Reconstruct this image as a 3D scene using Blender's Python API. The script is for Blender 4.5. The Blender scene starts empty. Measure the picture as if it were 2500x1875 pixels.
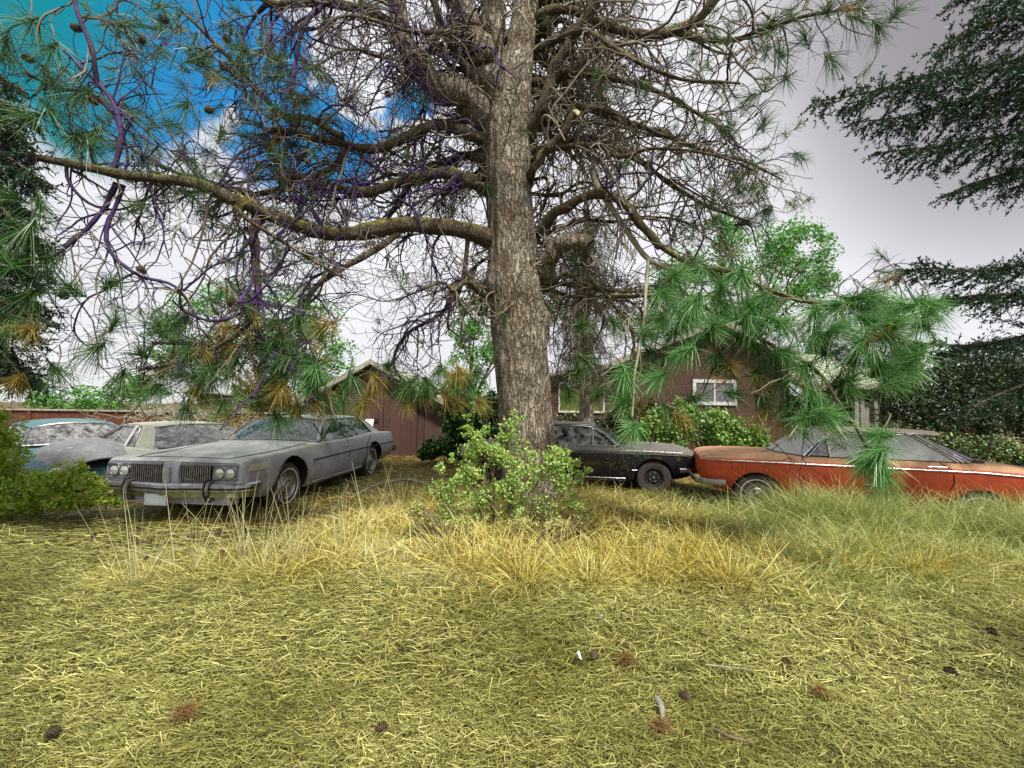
import bpy, bmesh, math, random
import numpy as np
from mathutils import Vector, Matrix
random.seed(7); RNG = np.random.default_rng(11)
SC = bpy.context.scene; COL = SC.collection
R = math.radians; PI = math.pi

# ------------------------------------------------------------------ camera, sky, sun, exposure
F_PX, CAM_H, PITCH, ROLL = 1079.0, 1.61, R(2.87), R(0.84)
cp, sp, cr, sr = math.cos(PITCH), math.sin(PITCH), math.cos(ROLL), math.sin(ROLL)
_U0 = Vector((0, -sp, cp)); _R0 = Vector((1, 0, 0)); _F = Vector((0, cp, sp))
_Rt = cr*_R0 + sr*_U0; _Up = -sr*_R0 + cr*_U0
cam = bpy.data.objects.new('camera', bpy.data.cameras.new('camera')); COL.objects.link(cam)
cam.data.sensor_width = 36; cam.data.lens = 36*F_PX/2500; cam.data.clip_start = 0.05; cam.data.clip_end = 2000
cam.matrix_world = Matrix(((_Rt.x, _Up.x, -_F.x, 0), (_Rt.y, _Up.y, -_F.y, 0), (_Rt.z, _Up.z, -_F.z, CAM_H), (0, 0, 0, 1)))
SC.camera = cam
SC.render.resolution_x, SC.render.resolution_y = 1024, 768
SC.view_settings.view_transform = 'Standard'; SC.view_settings.look = 'None'
SC.view_settings.gamma = 1; SC.view_settings.exposure = 0.88
SC.cycles.max_bounces = 7; SC.cycles.transparent_max_bounces = 12
SC.cycles.sample_clamp_indirect = 4

SUN_EL, SUN_AZ = R(56), R(150)     # high, behind the camera and to the right; thin cloud
world = bpy.data.worlds.new('World'); SC.world = world; world.use_nodes = True
def build_world():
    nt = world.node_tree; N = nt.nodes; L = nt.links; N.clear()
    out = N.new('ShaderNodeOutputWorld')
    sky = N.new('ShaderNodeTexSky'); sky.sky_type = 'NISHITA'; sky.sun_disc = False
    sky.sun_elevation = SUN_EL; sky.sun_rotation = SUN_AZ
    b1 = N.new('ShaderNodeBackground'); b1.inputs[1].default_value = 0.10; L.new(sky.outputs[0], b1.inputs[0])
    tc = N.new('ShaderNodeTexCoord')
    def dotn(v):
        d = N.new('ShaderNodeVectorMath'); d.operation = 'DOT_PRODUCT'; L.new(tc.outputs['Generated'], d.inputs[0])
        v = Vector(v).normalized(); d.inputs[1].default_value = v; return d.outputs['Value']
    def ramp(sock, a, b, lo=0., hi=1., smooth=True):
        m = N.new('ShaderNodeMapRange'); m.interpolation_type = 'SMOOTHSTEP' if smooth else 'LINEAR'
        m.inputs[1].default_value = a; m.inputs[2].default_value = b; m.inputs[3].default_value = lo; m.inputs[4].default_value = hi
        L.new(sock, m.inputs[0]); return m.outputs[0]
    def math_(op, a, b):
        m = N.new('ShaderNodeMath'); m.operation = op
        for i, q in enumerate((a, b)):
            if isinstance(q, (int, float)): m.inputs[i].default_value = q
            else: L.new(q, m.inputs[i])
        return m.outputs[0]
    def mixc(f, a, b):
        m = N.new('ShaderNodeMix'); m.data_type = 'RGBA'
        L.new(f, m.inputs[0])
        for i, q in ((6, a), (7, b)):
            if isinstance(q, tuple): m.inputs[i].default_value = (*q, 1)
            else: L.new(q, m.inputs[i])
        return m.outputs[2]
    n1 = N.new('ShaderNodeTexNoise'); n1.inputs['Scale'].default_value = 2.2; n1.inputs['Detail'].default_value = 5
    n2 = N.new('ShaderNodeTexNoise'); n2.inputs['Scale'].default_value = 5.5; n2.inputs['Detail'].default_value = 4
    L.new(tc.outputs['Generated'], n1.inputs['Vector']); L.new(tc.outputs['Generated'], n2.inputs['Vector'])
    # cloud sheet: bright white low and centre, vignette-like mauve darkening painted towards the upper right
    c = mixc(ramp(n1.outputs[0], .35, .7), (.66, .655, .68), (.78, .775, .79))
    c = mixc(ramp(dotn((1.25, .85, 1.0)), .885, 1.0), c, (.25, .225, .235))
    # hole in the clouds: two deep blue lobes in the upper left
    wob = math_('MULTIPLY', math_('SUBTRACT', n2.outputs[0], .5), .22)
    h1 = ramp(math_('ADD', dotn((-.92, 1, .84)), wob), .955, .97)
    h2 = ramp(math_('ADD', dotn((-.42, 1, .58)), wob), .982, .992)
    h3 = ramp(math_('ADD', dotn((-.66, 1, .72)), wob), .965, .978)
    hole = math_('MULTIPLY', math_('MAXIMUM', math_('MAXIMUM', h1, h2), h3), ramp(math_('ADD', dotn((0, 0, 1)), math_('MULTIPLY', wob, 1.2)), .36, .43))
    blue = mixc(ramp(dotn((-.45, 1, .55)), .93, .985), (.0, .22, .27), (.015, .22, .52))
    c = mixc(hole, c, blue)
    b2 = N.new('ShaderNodeBackground'); b2.inputs[1].default_value = .72; L.new(c, b2.inputs[0])
    ms = N.new('ShaderNodeMixShader'); ms.inputs[0].default_value = .93
    L.new(b1.outputs[0], ms.inputs[1]); L.new(b2.outputs[0], ms.inputs[2]); L.new(ms.outputs[0], out.inputs[0])
build_world()
sun = bpy.data.objects.new('sun', bpy.data.lights.new('sun', 'SUN')); COL.objects.link(sun)
sun.data.energy = 3.4; sun.data.angle = R(7); sun.data.color = (1, .95, .86)
# Nishita: rotation 0 = +Y, clockwise seen from above
_sd = Vector((math.sin(SUN_AZ)*math.cos(SUN_EL), math.cos(SUN_AZ)*math.cos(SUN_EL), math.sin(SUN_EL)))
sun.rotation_euler = _sd.to_track_quat('Z', 'Y').to_euler()

# ------------------------------------------------------------------ helpers
K = 2500/2212.0
def P(dx, dy, D):
    """a point of the place seen in direction (dx, dy), at distance D in front of the lens"""
    u, v = dx*K-1250, dy*K-937.5
    uu, vv = cr*u+sr*v, -sr*u+cr*v
    x = uu/F_PX*D; h = -vv/F_PX*D
    return Vector((x, D*cp-h*sp, CAM_H+D*sp+h*cp))
def G(dx, dy):
    a = P(dx, dy, 1) - Vector((0, 0, CAM_H)); t = -CAM_H/a.z
    return Vector((a.x*t, a.y*t, 0))

def link(name, me, mat=None, parent=None):
    o = bpy.data.objects.new(name, me); COL.objects.link(o)
    if mat is not None: me.materials.append(mat)
    if parent is not None: o.parent = parent
    return o
def tag(o, label=None, cat=None, group=None, kind=None):
    if label: o['label'] = label
    if cat: o['category'] = cat
    if group: o['group'] = group
    if kind: o['kind'] = kind
    return o
def thing(name, label, cat, loc=(0, 0, 0), rz=0, group=None):
    o = bpy.data.objects.new(name, None); COL.objects.link(o); o.empty_display_size = .2
    o.location = loc; o.rotation_euler = (0, 0, rz)
    return tag(o, label, cat, group)

class MB:
    def __init__(s): s.v = []; s.f = []
    def add(s, vs, fs):
        n = len(s.v); s.v += [tuple(v) for v in vs]; s.f += [tuple(n+i for i in f) for f in fs]; return s
    def box(s, x0, x1, y0, y1, z0, z1):
        vs = [(x, y, z) for z in (z0, z1) for y in (y0, y1) for x in (x0, x1)]
        return s.add(vs, [(0, 2, 3, 1), (4, 5, 7, 6), (0, 1, 5, 4), (2, 6, 7, 3), (0, 4, 6, 2), (1, 3, 7, 5)])
    def tube(s, pts, r, k=6, closed=False, flat=1.0, caps=True):
        pts = [Vector(p) for p in pts]; n = len(pts)
        rs = r if isinstance(r, (list, tuple)) else [r]*n
        rings = []
        for i, p in enumerate(pts):
            if closed: t = pts[(i+1) % n]-pts[i-1]
            else: t = pts[min(i+1, n-1)]-pts[max(i-1, 0)]
            t = t.normalized() if t.length > 1e-9 else Vector((0, 0, 1))
            ref = Vector((0, 0, 1)) if abs(t.z) < .92 else Vector((1, 0, 0))
            a = t.cross(ref).normalized(); b = a.cross(t)
            rings.append([p + (a*math.cos(2*PI*j/k)*flat + b*math.sin(2*PI*j/k))*rs[i] for j in range(k)])
        vs = [q for rg in rings for q in rg]; fs = []
        for i in range(n if closed else n-1):
            a0, b0 = i*k, ((i+1) % n)*k
            for j in range(k): fs.append((a0+j, a0+(j+1) % k, b0+(j+1) % k, b0+j))
        if caps and not closed: fs += [tuple(range(k))[::-1], tuple((n-1)*k+j for j in range(k))]
        return s.add(vs, fs)
    def grid(s, rows, thick=None, close=False):
        """rows: equal-length lists of points; thick: vector or None gives a solid sheet"""
        m = len(rows[0]); n = len(rows)
        vs = [Vector(p) for r_ in rows for p in r_]; fs = []
        for i in range(n-1):
            for j in range(m-1): fs.append((i*m+j, i*m+j+1, (i+1)*m+j+1, (i+1)*m+j))
        if thick is None: return s.add(vs, fs)
        th = Vector(thick); N_ = len(vs); vs2 = vs+[v+th for v in vs]
        f2 = fs+[tuple(i+N_ for i in f[::-1]) for f in fs]
        bd = [j for j in range(m)]+[i*m+m-1 for i in range(1, n)]+[(n-1)*m+j for j in range(m-2, -1, -1)]+[i*m for i in range(n-2, 0, -1)]
        for a, b in zip(bd, bd[1:]+bd[:1]): f2.append((a, a+N_, b+N_, b))
        return s.add(vs2, f2)
    def prism(s, poly, th):
        th = Vector(th); n = len(poly); vs = [Vector(p) for p in poly]+[Vector(p)+th for p in poly]
        fs = [tuple(range(n)), tuple(range(2*n-1, n-1, -1))]+[(i, i+n, (i+1) % n+n, (i+1) % n) for i in range(n)]
        return s.add(vs, fs)
    def lathe(s, prof, c=(0, 0, 0), axis='y', k=28, closed=False):
        """prof: (radius, offset along the axis)"""
        c = Vector(c); vs = []; m = len(prof)
        for j in range(k):
            a = 2*PI*j/k; ca, sa = math.cos(a), math.sin(a)
            for r_, o in prof:
                vs.append(c + (Vector((r_*ca, o, r_*sa)) if axis == 'y' else Vector((o, r_*ca, r_*sa)) if axis == 'x' else Vector((r_*ca, r_*sa, o))))
        fs = []
        for j in range(k):
            for i in range(m if closed else m-1):
                i2 = (i+1) % m; fs.append((j*m+i, j*m+i2, ((j+1) % k)*m+i2, ((j+1) % k)*m+i))
        return s.add(vs, fs)
    def build(s, name, mat, parent=None, smooth=True, angle=35, fix=True):
        me = bpy.data.meshes.new(name); me.from_pydata(s.v, [], s.f); me.update()
        if fix:
            bm = bmesh.new(); bm.from_mesh(me); bmesh.ops.recalc_face_normals(bm, faces=bm.faces); bm.to_mesh(me); bm.free()
        if smooth:
            me.shade_smooth(); me.set_sharp_from_angle(angle=R(angle))
        return link(name, me, mat, parent)

def np_mesh(name, V, Q, mat, parent=None, smooth=False):
    """big quad mesh from arrays"""
    V = np.ascontiguousarray(V, dtype=np.float32).reshape(-1, 3); Q = np.ascontiguousarray(Q, dtype=np.int32).reshape(-1, 4)
    me = bpy.data.meshes.new(name); me.vertices.add(len(V)); me.vertices.foreach_set('co', V.ravel())
    me.loops.add(Q.size); me.loops.foreach_set('vertex_index', Q.ravel())
    me.polygons.add(len(Q)); me.polygons.foreach_set('loop_start', np.arange(len(Q), dtype=np.int32)*4)
    if smooth: me.polygons.foreach_set('use_smooth', np.ones(len(Q), dtype=bool))
    me.update(calc_edges=True)
    return link(name, me, mat, parent)

class NB:
    """collects arrays of quads"""
    def __init__(s): s.V = []; s.Q = []; s.n = 0
    def add(s, V, Q):
        V = V.reshape(-1, 3); s.V.append(V); s.Q.append(Q.reshape(-1, 4)+s.n); s.n += len(V)
    def tube(s, pts, rad, k=4, rough=0.):
        pts = np.asarray(pts, float); n = len(pts); rad = np.asarray(rad, float)*np.ones(n)
        t = np.gradient(pts, axis=0); t /= np.linalg.norm(t, axis=1)[:, None]+1e-9
        ref = np.array((.31, .52, .79)); a = np.cross(t, ref); a /= np.linalg.norm(a, axis=1)[:, None]+1e-9
        b = np.cross(a, t); th = np.arange(k)*2*PI/k
        if rough: rk = 1+rough*RNG.normal(size=(n, k)); rad2 = rad[:, None]*rk
        else: rad2 = np.repeat(rad[:, None], k, 1)
        V = pts[:, None, :]+rad2[:, :, None]*(a[:, None, :]*np.cos(th)[None, :, None]+b[:, None, :]*np.sin(th)[None, :, None])
        i = np.arange(n-1)[:, None]*k; j = np.arange(k)[None, :]; j2 = (j+1) % k
        s.add(V, np.stack([i+j, i+j2, i+k+j2, i+k+j], -1))
    def blades(s, root, d0, length, width, bend, side=None, seg=3, tip=.15):
        """curved tapered strips. root (N,3), d0 (N,3) start direction, bend (N,3) added quadratically"""
        N_ = len(root); t = np.linspace(0, 1, seg+1)[None, :, None]
        L_ = length[:, None, None]
        c = root[:, None, :]+d0[:, None, :]*L_*t+bend[:, None, :]*L_*t*t
        if side is None:
            side = np.cross(d0, RNG.normal(size=(N_, 3))); side /= np.linalg.norm(side, axis=1)[:, None]+1e-9
        w = width[:, None, None]*.5*(1-(1-tip)*t**1.5)
        V = np.stack([c-side[:, None, :]*w, c+side[:, None, :]*w], 2)      # N,seg+1,2,3
        b = (np.arange(N_)*(seg+1)*2)[:, None]; i = (np.arange(seg)*2)[None, :]
        s.add(V, np.stack([b+i, b+i+1, b+i+3, b+i+2], -1))
    def leaves(s, c, size, up=.3, asp=.6, normal=None):
        """diamond-like leaf quads"""
        N_ = len(c); nrm = RNG.normal(size=(N_, 3)) if normal is None else normal
        nrm[:, 2] += up*np.sign(nrm[:, 2]+.2); nrm /= np.linalg.norm(nrm, axis=1)[:, None]+1e-9
        a = np.cross(nrm, RNG.normal(size=(N_, 3))); a /= np.linalg.norm(a, axis=1)[:, None]+1e-9
        b = np.cross(nrm, a); sz = size[:, None]
        V = np.stack([c-a*sz*.5, c+b*sz*asp*.5+a*sz*.05, c+a*sz*.5, c-b*sz*asp*.5+a*sz*.05], 1)
        s.add(V, np.arange(N_*4).reshape(N_, 4))
    def build(s, name, mat, parent=None, smooth=False):
        return np_mesh(name, np.concatenate(s.V), np.concatenate(s.Q), mat, parent, smooth)

# ------------------------------------------------------------------ materials
def mat_new(name):
    m = bpy.data.materials.new(name); m.use_nodes = True
    return m, m.node_tree.nodes, m.node_tree.links, m.node_tree.nodes['Principled BSDF']
def noise(N, L, vec, scale, detail=4, rough=.6, stretch=None):
    if stretch:
        mp = N.new('ShaderNodeMapping'); mp.inputs['Scale'].default_value = stretch; L.new(vec, mp.inputs[0]); vec = mp.outputs[0]
    n = N.new('ShaderNodeTexNoise'); n.inputs['Scale'].default_value = scale; n.inputs['Detail'].default_value = detail
    n.inputs['Roughness'].default_value = rough; L.new(vec, n.inputs['Vector']); return n.outputs[0]
def rng_(N, L, s, a, b, lo=0., hi=1.):
    m = N.new('ShaderNodeMapRange'); m.inputs[1].default_value = a; m.inputs[2].default_value = b
    m.inputs[3].default_value = lo; m.inputs[4].default_value = hi; L.new(s, m.inputs[0]); return m.outputs[0]
def mx(N, L, f, a, b, mode='MIX'):
    m = N.new('ShaderNodeMix'); m.data_type = 'RGBA'; m.blend_type = mode
    if isinstance(f, (int, float)): m.inputs[0].default_value = f
    else: L.new(f, m.inputs[0])
    for i, q in ((6, a), (7, b)):
        if isinstance(q, tuple): m.inputs[i].default_value = (*q, 1)
        else: L.new(q, m.inputs[i])
    return m.outputs[2]
def mul(N, L, a, b, op='MULTIPLY'):
    m = N.new('ShaderNodeMath'); m.operation = op
    for i, q in enumerate((a, b)):
        if isinstance(q, (int, float)): m.inputs[i].default_value = q
        else: L.new(q, m.inputs[i])
    return m.outputs[0]
def bump(N, L, B, h, strength, dist=.02):
    b = N.new('ShaderNodeBump'); b.inputs['Strength'].default_value = strength; b.inputs['Distance'].default_value = dist
    L.new(h, b.inputs['Height']); L.new(b.outputs[0], B.inputs['Normal'])

def simple(name, col, rough=.6, metal=0, col2=None, scale=6, bmp=0, bscale=30, stretch=None, lo=.35, hi=.65):
    m, N, L, B = mat_new(name); B.inputs['Roughness'].default_value = rough; B.inputs['Metallic'].default_value = metal
    tc = N.new('ShaderNodeTexCoord').outputs['Object']
    if col2: L.new(mx(N, L, rng_(N, L, noise(N, L, tc, scale, stretch=stretch), lo, hi), col, col2), B.inputs['Base Color'])
    else: B.inputs['Base Color'].default_value = (*col, 1)
    if bmp: bump(N, L, B, noise(N, L, tc, bscale, stretch=stretch), bmp)
    return m
def leafmat(name, cols, rough=.55, trans=.35, patch=None, pscale=1.2):
    """leaf / needle / straw: colour per leaf from a ramp, part translucent"""
    m, N, L, B = mat_new(name); B.inputs['Roughness'].default_value = rough
    g = N.new('ShaderNodeNewGeometry'); r = N.new('ShaderNodeValToRGB'); e = r.color_ramp.elements
    e[0].color = (*cols[0], 1); e[0].position = 0; e[1].color = (*cols[-1], 1); e[1].position = 1
    for i, c in enumerate(cols[1:-1]): q = e.new((i+1)/(len(cols)-1)); q.color = (*c, 1)
    L.new(g.outputs['Random Per Island'], r.inputs[0]); c = r.outputs[0]
    if patch:
        tc = N.new('ShaderNodeTexCoord').outputs['Object']
        f = rng_(N, L, noise(N, L, tc, pscale, 3), .42, .6)
        c = mx(N, L, f, c, mx(N, L, 1.0, c, patch, 'MULTIPLY'))
    L.new(c, B.inputs['Base Color'])
    if trans:
        t = N.new('ShaderNodeBsdfTranslucent'); L.new(c, t.inputs[0]); ms = N.new('ShaderNodeMixShader'); ms.inputs[0].default_value = trans
        out = N['Material Output']; L.new(B.outputs[0], ms.inputs[1]); L.new(t.outputs[0], ms.inputs[2]); L.new(ms.outputs[0], out.inputs[0])
    return m
def bark(name, c1, c2, c3, scale=1., moss=0.):
    m, N, L, B = mat_new(name); B.inputs['Roughness'].default_value = .9
    tc = N.new('ShaderNodeTexCoord').outputs['Object']
    mp = N.new('ShaderNodeMapping'); mp.inputs['Scale'].default_value = (1.25, 1.25, .30); L.new(tc, mp.inputs[0])
    nz = N.new('ShaderNodeTexNoise'); nz.inputs['Scale'].default_value = 14*scale; nz.inputs['Detail'].default_value = 6; L.new(mp.outputs[0], nz.inputs['Vector'])
    add = N.new('ShaderNodeMixRGB'); add.blend_type = 'ADD'; add.inputs[0].default_value = .22; L.new(mp.outputs[0], add.inputs[1]); L.new(nz.outputs['Color'], add.inputs[2])
    v = N.new('ShaderNodeTexVoronoi'); v.feature = 'DISTANCE_TO_EDGE'; v.inputs['Scale'].default_value = 13*scale; L.new(add.outputs[0], v.inputs['Vector'])
    v2 = N.new('ShaderNodeTexVoronoi'); v2.inputs['Scale'].default_value = 13*scale; L.new(add.outputs[0], v2.inputs['Vector'])
    crack = mul(N, L, rng_(N, L, v.outputs['Distance'], 0., .10, .25, 1), rng_(N, L, noise(N, L, tc, 30*scale, 5, .7, stretch=(1, 1, .3)), .38, .52, .35, 1))
    sep = N.new('ShaderNodeSeparateColor'); L.new(v2.outputs['Color'], sep.inputs[0])
    c = mx(N, L, sep.outputs[0], c1, c2)
    c = mx(N, L, rng_(N, L, noise(N, L, tc, 22*scale, 6, .75), .42, .66), c, c3)
    c = mx(N, L, crack, tuple(q*.12 for q in c1), c)
    c = mx(N, L, rng_(N, L, noise(N, L, tc, 3.2, 5, .65), .42, .66), c, mx(N, L, 1.0, c, (.62, .50, .40), 'MULTIPLY'))
    c = mx(N, L, rng_(N, L, noise(N, L, tc, 7.5, 4, .6), .64, .72), c, tuple(q*.18 for q in c1))
    if moss:
        g = N.new('ShaderNodeNewGeometry'); sx = N.new('ShaderNodeSeparateXYZ'); L.new(g.outputs['Normal'], sx.inputs[0])
        f = mul(N, L, rng_(N, L, sx.outputs[2], .1, .8), rng_(N, L, noise(N, L, tc, 5, 5), .45, .58))
        c = mx(N, L, mul(N, L, f, moss), c, (.46, .48, .03))
    L.new(c, B.inputs['Base Color'])
    h = mul(N, L, rng_(N, L, v.outputs['Distance'], 0., .22), mul(N, L, noise(N, L, tc, 40*scale, 6, .7), .8), 'ADD')
    bump(N, L, B, h, 1., .05/scale)
    return m
def paint(name, side, top, rough=.45, spots=(.5, .5, .4), moss=0., spot_amt=.5, metal=0., sp_scale=28):
    """old weathered car paint: dust and fading on faces that look up, speckle, moss patches"""
    m, N, L, B = mat_new(name); tc = N.new('ShaderNodeTexCoord').outputs['Object']
    g = N.new('ShaderNodeNewGeometry'); sx = N.new('ShaderNodeSeparateXYZ'); L.new(g.outputs['Normal'], sx.inputs[0])
    big = noise(N, L, tc, 2.3, 6, .65)
    upf = rng_(N, L, mul(N, L, sx.outputs[2], mul(N, L, mul(N, L, big, .5, 'SUBTRACT'), .7), 'ADD'), .18, .62)
    sd = mx(N, L, rng_(N, L, big, .35, .65), side, tuple(q*.68 for q in side))
    tp = mx(N, L, rng_(N, L, noise(N, L, tc, 5, 6, .7), .38, .64), top, tuple(q*.7 for q in top))
    c = mx(N, L, upf, sd, tp)
    f = mul(N, L, rng_(N, L, noise(N, L, tc, sp_scale, 4, .6), .60, .66), spot_amt)
    c = mx(N, L, f, c, spots)
    ch = rng_(N, L, noise(N, L, tc, 11, 8, .8), .63, .67); c = mx(N, L, mul(N, L, ch, .22), c, (.16, .10, .06))
    # rain streaks down the sides
    st = rng_(N, L, noise(N, L, tc, 7, 4, .6, stretch=(4, 4, .35)), .5, .75)
    c = mx(N, L, mul(N, L, st, .5), c, tuple(q*.35 for q in side))
    if moss:
        mf = mul(N, L, rng_(N, L, noise(N, L, tc, 2.6, 5, .7), .57, .64), moss)
        c = mx(N, L, mf, c, (.26, .25, .04))
    L.new(c, B.inputs['Base Color'])
    L.new(rng_(N, L, upf, 0, 1, rough, .8), B.inputs['Roughness']); B.inputs['Metallic'].default_value = metal
    bump(N, L, B, noise(N, L, tc, 60, 3), .06, .01)
    return m
def glass(name, tint, dirt_dapple=.25, dcol=(.35, .36, .34), rough=.03, lo=.35, hi=1.5):
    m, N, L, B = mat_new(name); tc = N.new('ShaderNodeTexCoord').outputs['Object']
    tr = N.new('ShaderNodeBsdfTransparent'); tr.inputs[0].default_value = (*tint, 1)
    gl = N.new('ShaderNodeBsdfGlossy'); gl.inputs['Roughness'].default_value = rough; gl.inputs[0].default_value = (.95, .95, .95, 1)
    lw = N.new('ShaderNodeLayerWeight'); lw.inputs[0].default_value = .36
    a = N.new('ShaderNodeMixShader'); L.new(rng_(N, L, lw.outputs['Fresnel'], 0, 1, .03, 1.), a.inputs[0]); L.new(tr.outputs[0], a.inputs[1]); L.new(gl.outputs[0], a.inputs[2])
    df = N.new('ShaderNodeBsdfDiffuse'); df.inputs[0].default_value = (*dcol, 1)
    n = mul(N, L, rng_(N, L, noise(N, L, tc, 8, 7, .75), .4, .68, lo, hi), dirt_dapple)  # diffuse patches: dirt, and on some panes painted reflection dapple
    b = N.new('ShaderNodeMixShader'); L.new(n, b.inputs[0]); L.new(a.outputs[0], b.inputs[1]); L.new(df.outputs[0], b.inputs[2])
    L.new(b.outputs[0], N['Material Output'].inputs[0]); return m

M = {}
M['chrome'] = simple('old_chrome', (.52, .52, .54), .28, 1, (.30, .29, .28), 14, .15, 60)
M['dull_chrome'] = simple('dull_chrome', (.42, .42, .42), .42, 1, (.22, .20, .18), 18, .2, 60)
M['rubber'] = simple('tyre_rubber', (.030, .027, .027), .85, 0, (.075, .06, .055), 9, .4, 90)
M['black'] = simple('black_plastic', (.012, .012, .013), .6)
M['seam'] = simple('dark_seam_gap', (.015, .014, .016), .9)  # near-black strips for panel gaps, joints and thin dark trim
M['interior'] = simple('dark_interior', (.035, .035, .036), .85, 0, (.07, .07, .07), 12)
M['interior_blue'] = simple('blue_interior', (.05, .05, .30), .8, 0, (.08, .07, .38), 12)
M['white'] = simple('old_white_paint', (.62, .62, .60), .7, 0, (.42, .42, .40), 25)
M['lamp'] = simple('headlamp_glass', (.75, .78, .80), .12, .55, (.5, .5, .5), 70)
M['red_lamp'] = simple('red_lamp', (.3, .02, .02), .3)
M['amber'] = simple('dusty_lamp', (.50, .46, .38), .4)
M['p_silver'] = paint('weathered_silver_paint', (.38, .37, .45), (.62, .65, .59), .42, (.62, .63, .58), .75, .5)
M['p_black'] = paint('weathered_black_paint', (.016, .013, .024), (.17, .155, .14), .30, (.42, .42, .38), .25, .40, sp_scale=36)
M['p_orange'] = paint('faded_orange_red_paint', (.50, .066, .022), (.56, .31, .17), .5, (.50, .36, .24), .0, .22)
M['p_tanroof'] = paint('sun_bleached_tan_roof', (.42, .20, .10), (.66, .55, .38), .6, (.40, .34, .22), .2, .4)
M['p_cream'] = paint('cream_paint_with_lichen', (.48, .50, .44), (.46, .48, .38), .6, (.12, .12, .05), .7, .8, sp_scale=17)
M['p_teal'] = paint('faded_teal_paint', (.035, .10, .12), (.11, .22, .245), .4, (.32, .42, .42), .0, .35)
M['p_grey'] = paint('grey_primer', (.13, .13, .14), (.21, .215, .225), .30, (.50, .52, .52), .0, .5, sp_scale=9)
M['g_clear'] = glass('dusty_dappled_windscreen', (.55, .66, .62), .12, (.60, .63, .62), lo=0, hi=4.5)  # pale blotches stand in for sky-reflection dapple, on top of dust
M['g_green'] = glass('green_tinted_glass', (.16, .50, .36), .10, (.20, .35, .28))
M['g_grey'] = glass('milky_grey_glass', (.60, .62, .60), .66, (.62, .64, .62), lo=.85, hi=1.15)  # mostly even pale grey diffuse, little see-through
M['g_smoke'] = glass('smoky_dappled_glass', (.30, .31, .33), .14, (.50, .50, .48), lo=0, hi=4.5)  # pale blotches paint the dapple of a reflected bright sky
M['g_dark'] = glass('dark_rear_glass', (.16, .15, .19), .20, (.20, .19, .22))

# ------------------------------------------------------------------ setting: ground
def gz(x, y):
    """height of the ground"""
    x = np.asarray(x, float); y = np.asarray(y, float)
    m = .16*np.exp(-(((x-.25)/1.5)**2+((y-6.5)/1.2)**2))
    return m+.025*np.sin(x*1.3+.5)*np.sin(y*1.1)+.012*np.sin(x*3.7+y*2.9)
def ground():
    m, N, L, B = mat_new('dry_straw_ground'); B.inputs['Roughness'].default_value = .95
    tc = N.new('ShaderNodeTexCoord').outputs['Object']
    fine = noise(N, L, tc, 55, 6, .8, stretch=(.5, 1.6, 1)); mid = noise(N, L, tc, 1.4, 5, .6)
    c = mx(N, L, rng_(N, L, fine, .38, .62), (.022, .017, .006), (.16, .13, .05))
    c = mx(N, L, rng_(N, L, mid, .45, .7), c, (.11, .070, .020))
    L.new(c, B.inputs['Base Color']); bump(N, L, B, fine, .8, .03)
    xs = np.concatenate([np.linspace(-250, -16, 14), np.arange(-15, 15.01, .15), np.linspace(16, 250, 14)])
    ys = np.concatenate([np.linspace(-60, -2, 8), np.arange(-1, 18.01, .15), np.linspace(19, 420, 20)])
    X, Y = np.meshgrid(xs, ys, indexing='ij'); f = np.clip(1-(np.abs(X)-10)/4, 0, 1)*np.clip(1-(Y-14)/3, 0, 1)
    Z = gz(X, Y)*np.clip(f, 0, 1)
    n, k = X.shape; i = np.arange(n-1)[:, None]*k; j = np.arange(k-1)[None, :]
    o = np_mesh('ground', np.stack([X, Y, Z], -1), np.stack([i+j, i+k+j, i+k+j+1, i+j+1], -1), m, smooth=True)
    tag(o, kind='structure', label='dry straw covered yard ground'); return o
ground()

# ------------------------------------------------------------------ cars
def outward(me):
    bm = bmesh.new(); bm.from_mesh(me); bmesh.ops.remove_doubles(bm, verts=bm.verts, dist=1e-6); bmesh.ops.recalc_face_normals(bm, faces=bm.faces)
    v = bm.calc_volume(signed=True); nm = sum(1 for e in bm.edges if not e.is_manifold)
    if v < 0: bmesh.ops.reverse_faces(bm, faces=bm.faces)
    bm.to_mesh(me); bm.free(); me.shade_smooth(); me.set_sharp_from_angle(angle=R(35))
def catmull(pts, n):
    pts = np.asarray(pts, float); P_ = np.vstack([2*pts[0]-pts[1], pts, 2*pts[-1]-pts[-2]]); out = []
    for i in range(1, len(P_)-2):
        p0, p1, p2, p3 = P_[i-1:i+3]
        for t in np.arange(n)/n:
            out.append(.5*((2*p1)+(-p0+p2)*t+(2*p0-5*p1+4*p2-p3)*t*t+(-p0+3*p1-3*p2+p3)*t**3))
    out.append(pts[-1]); return np.array(out)

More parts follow.
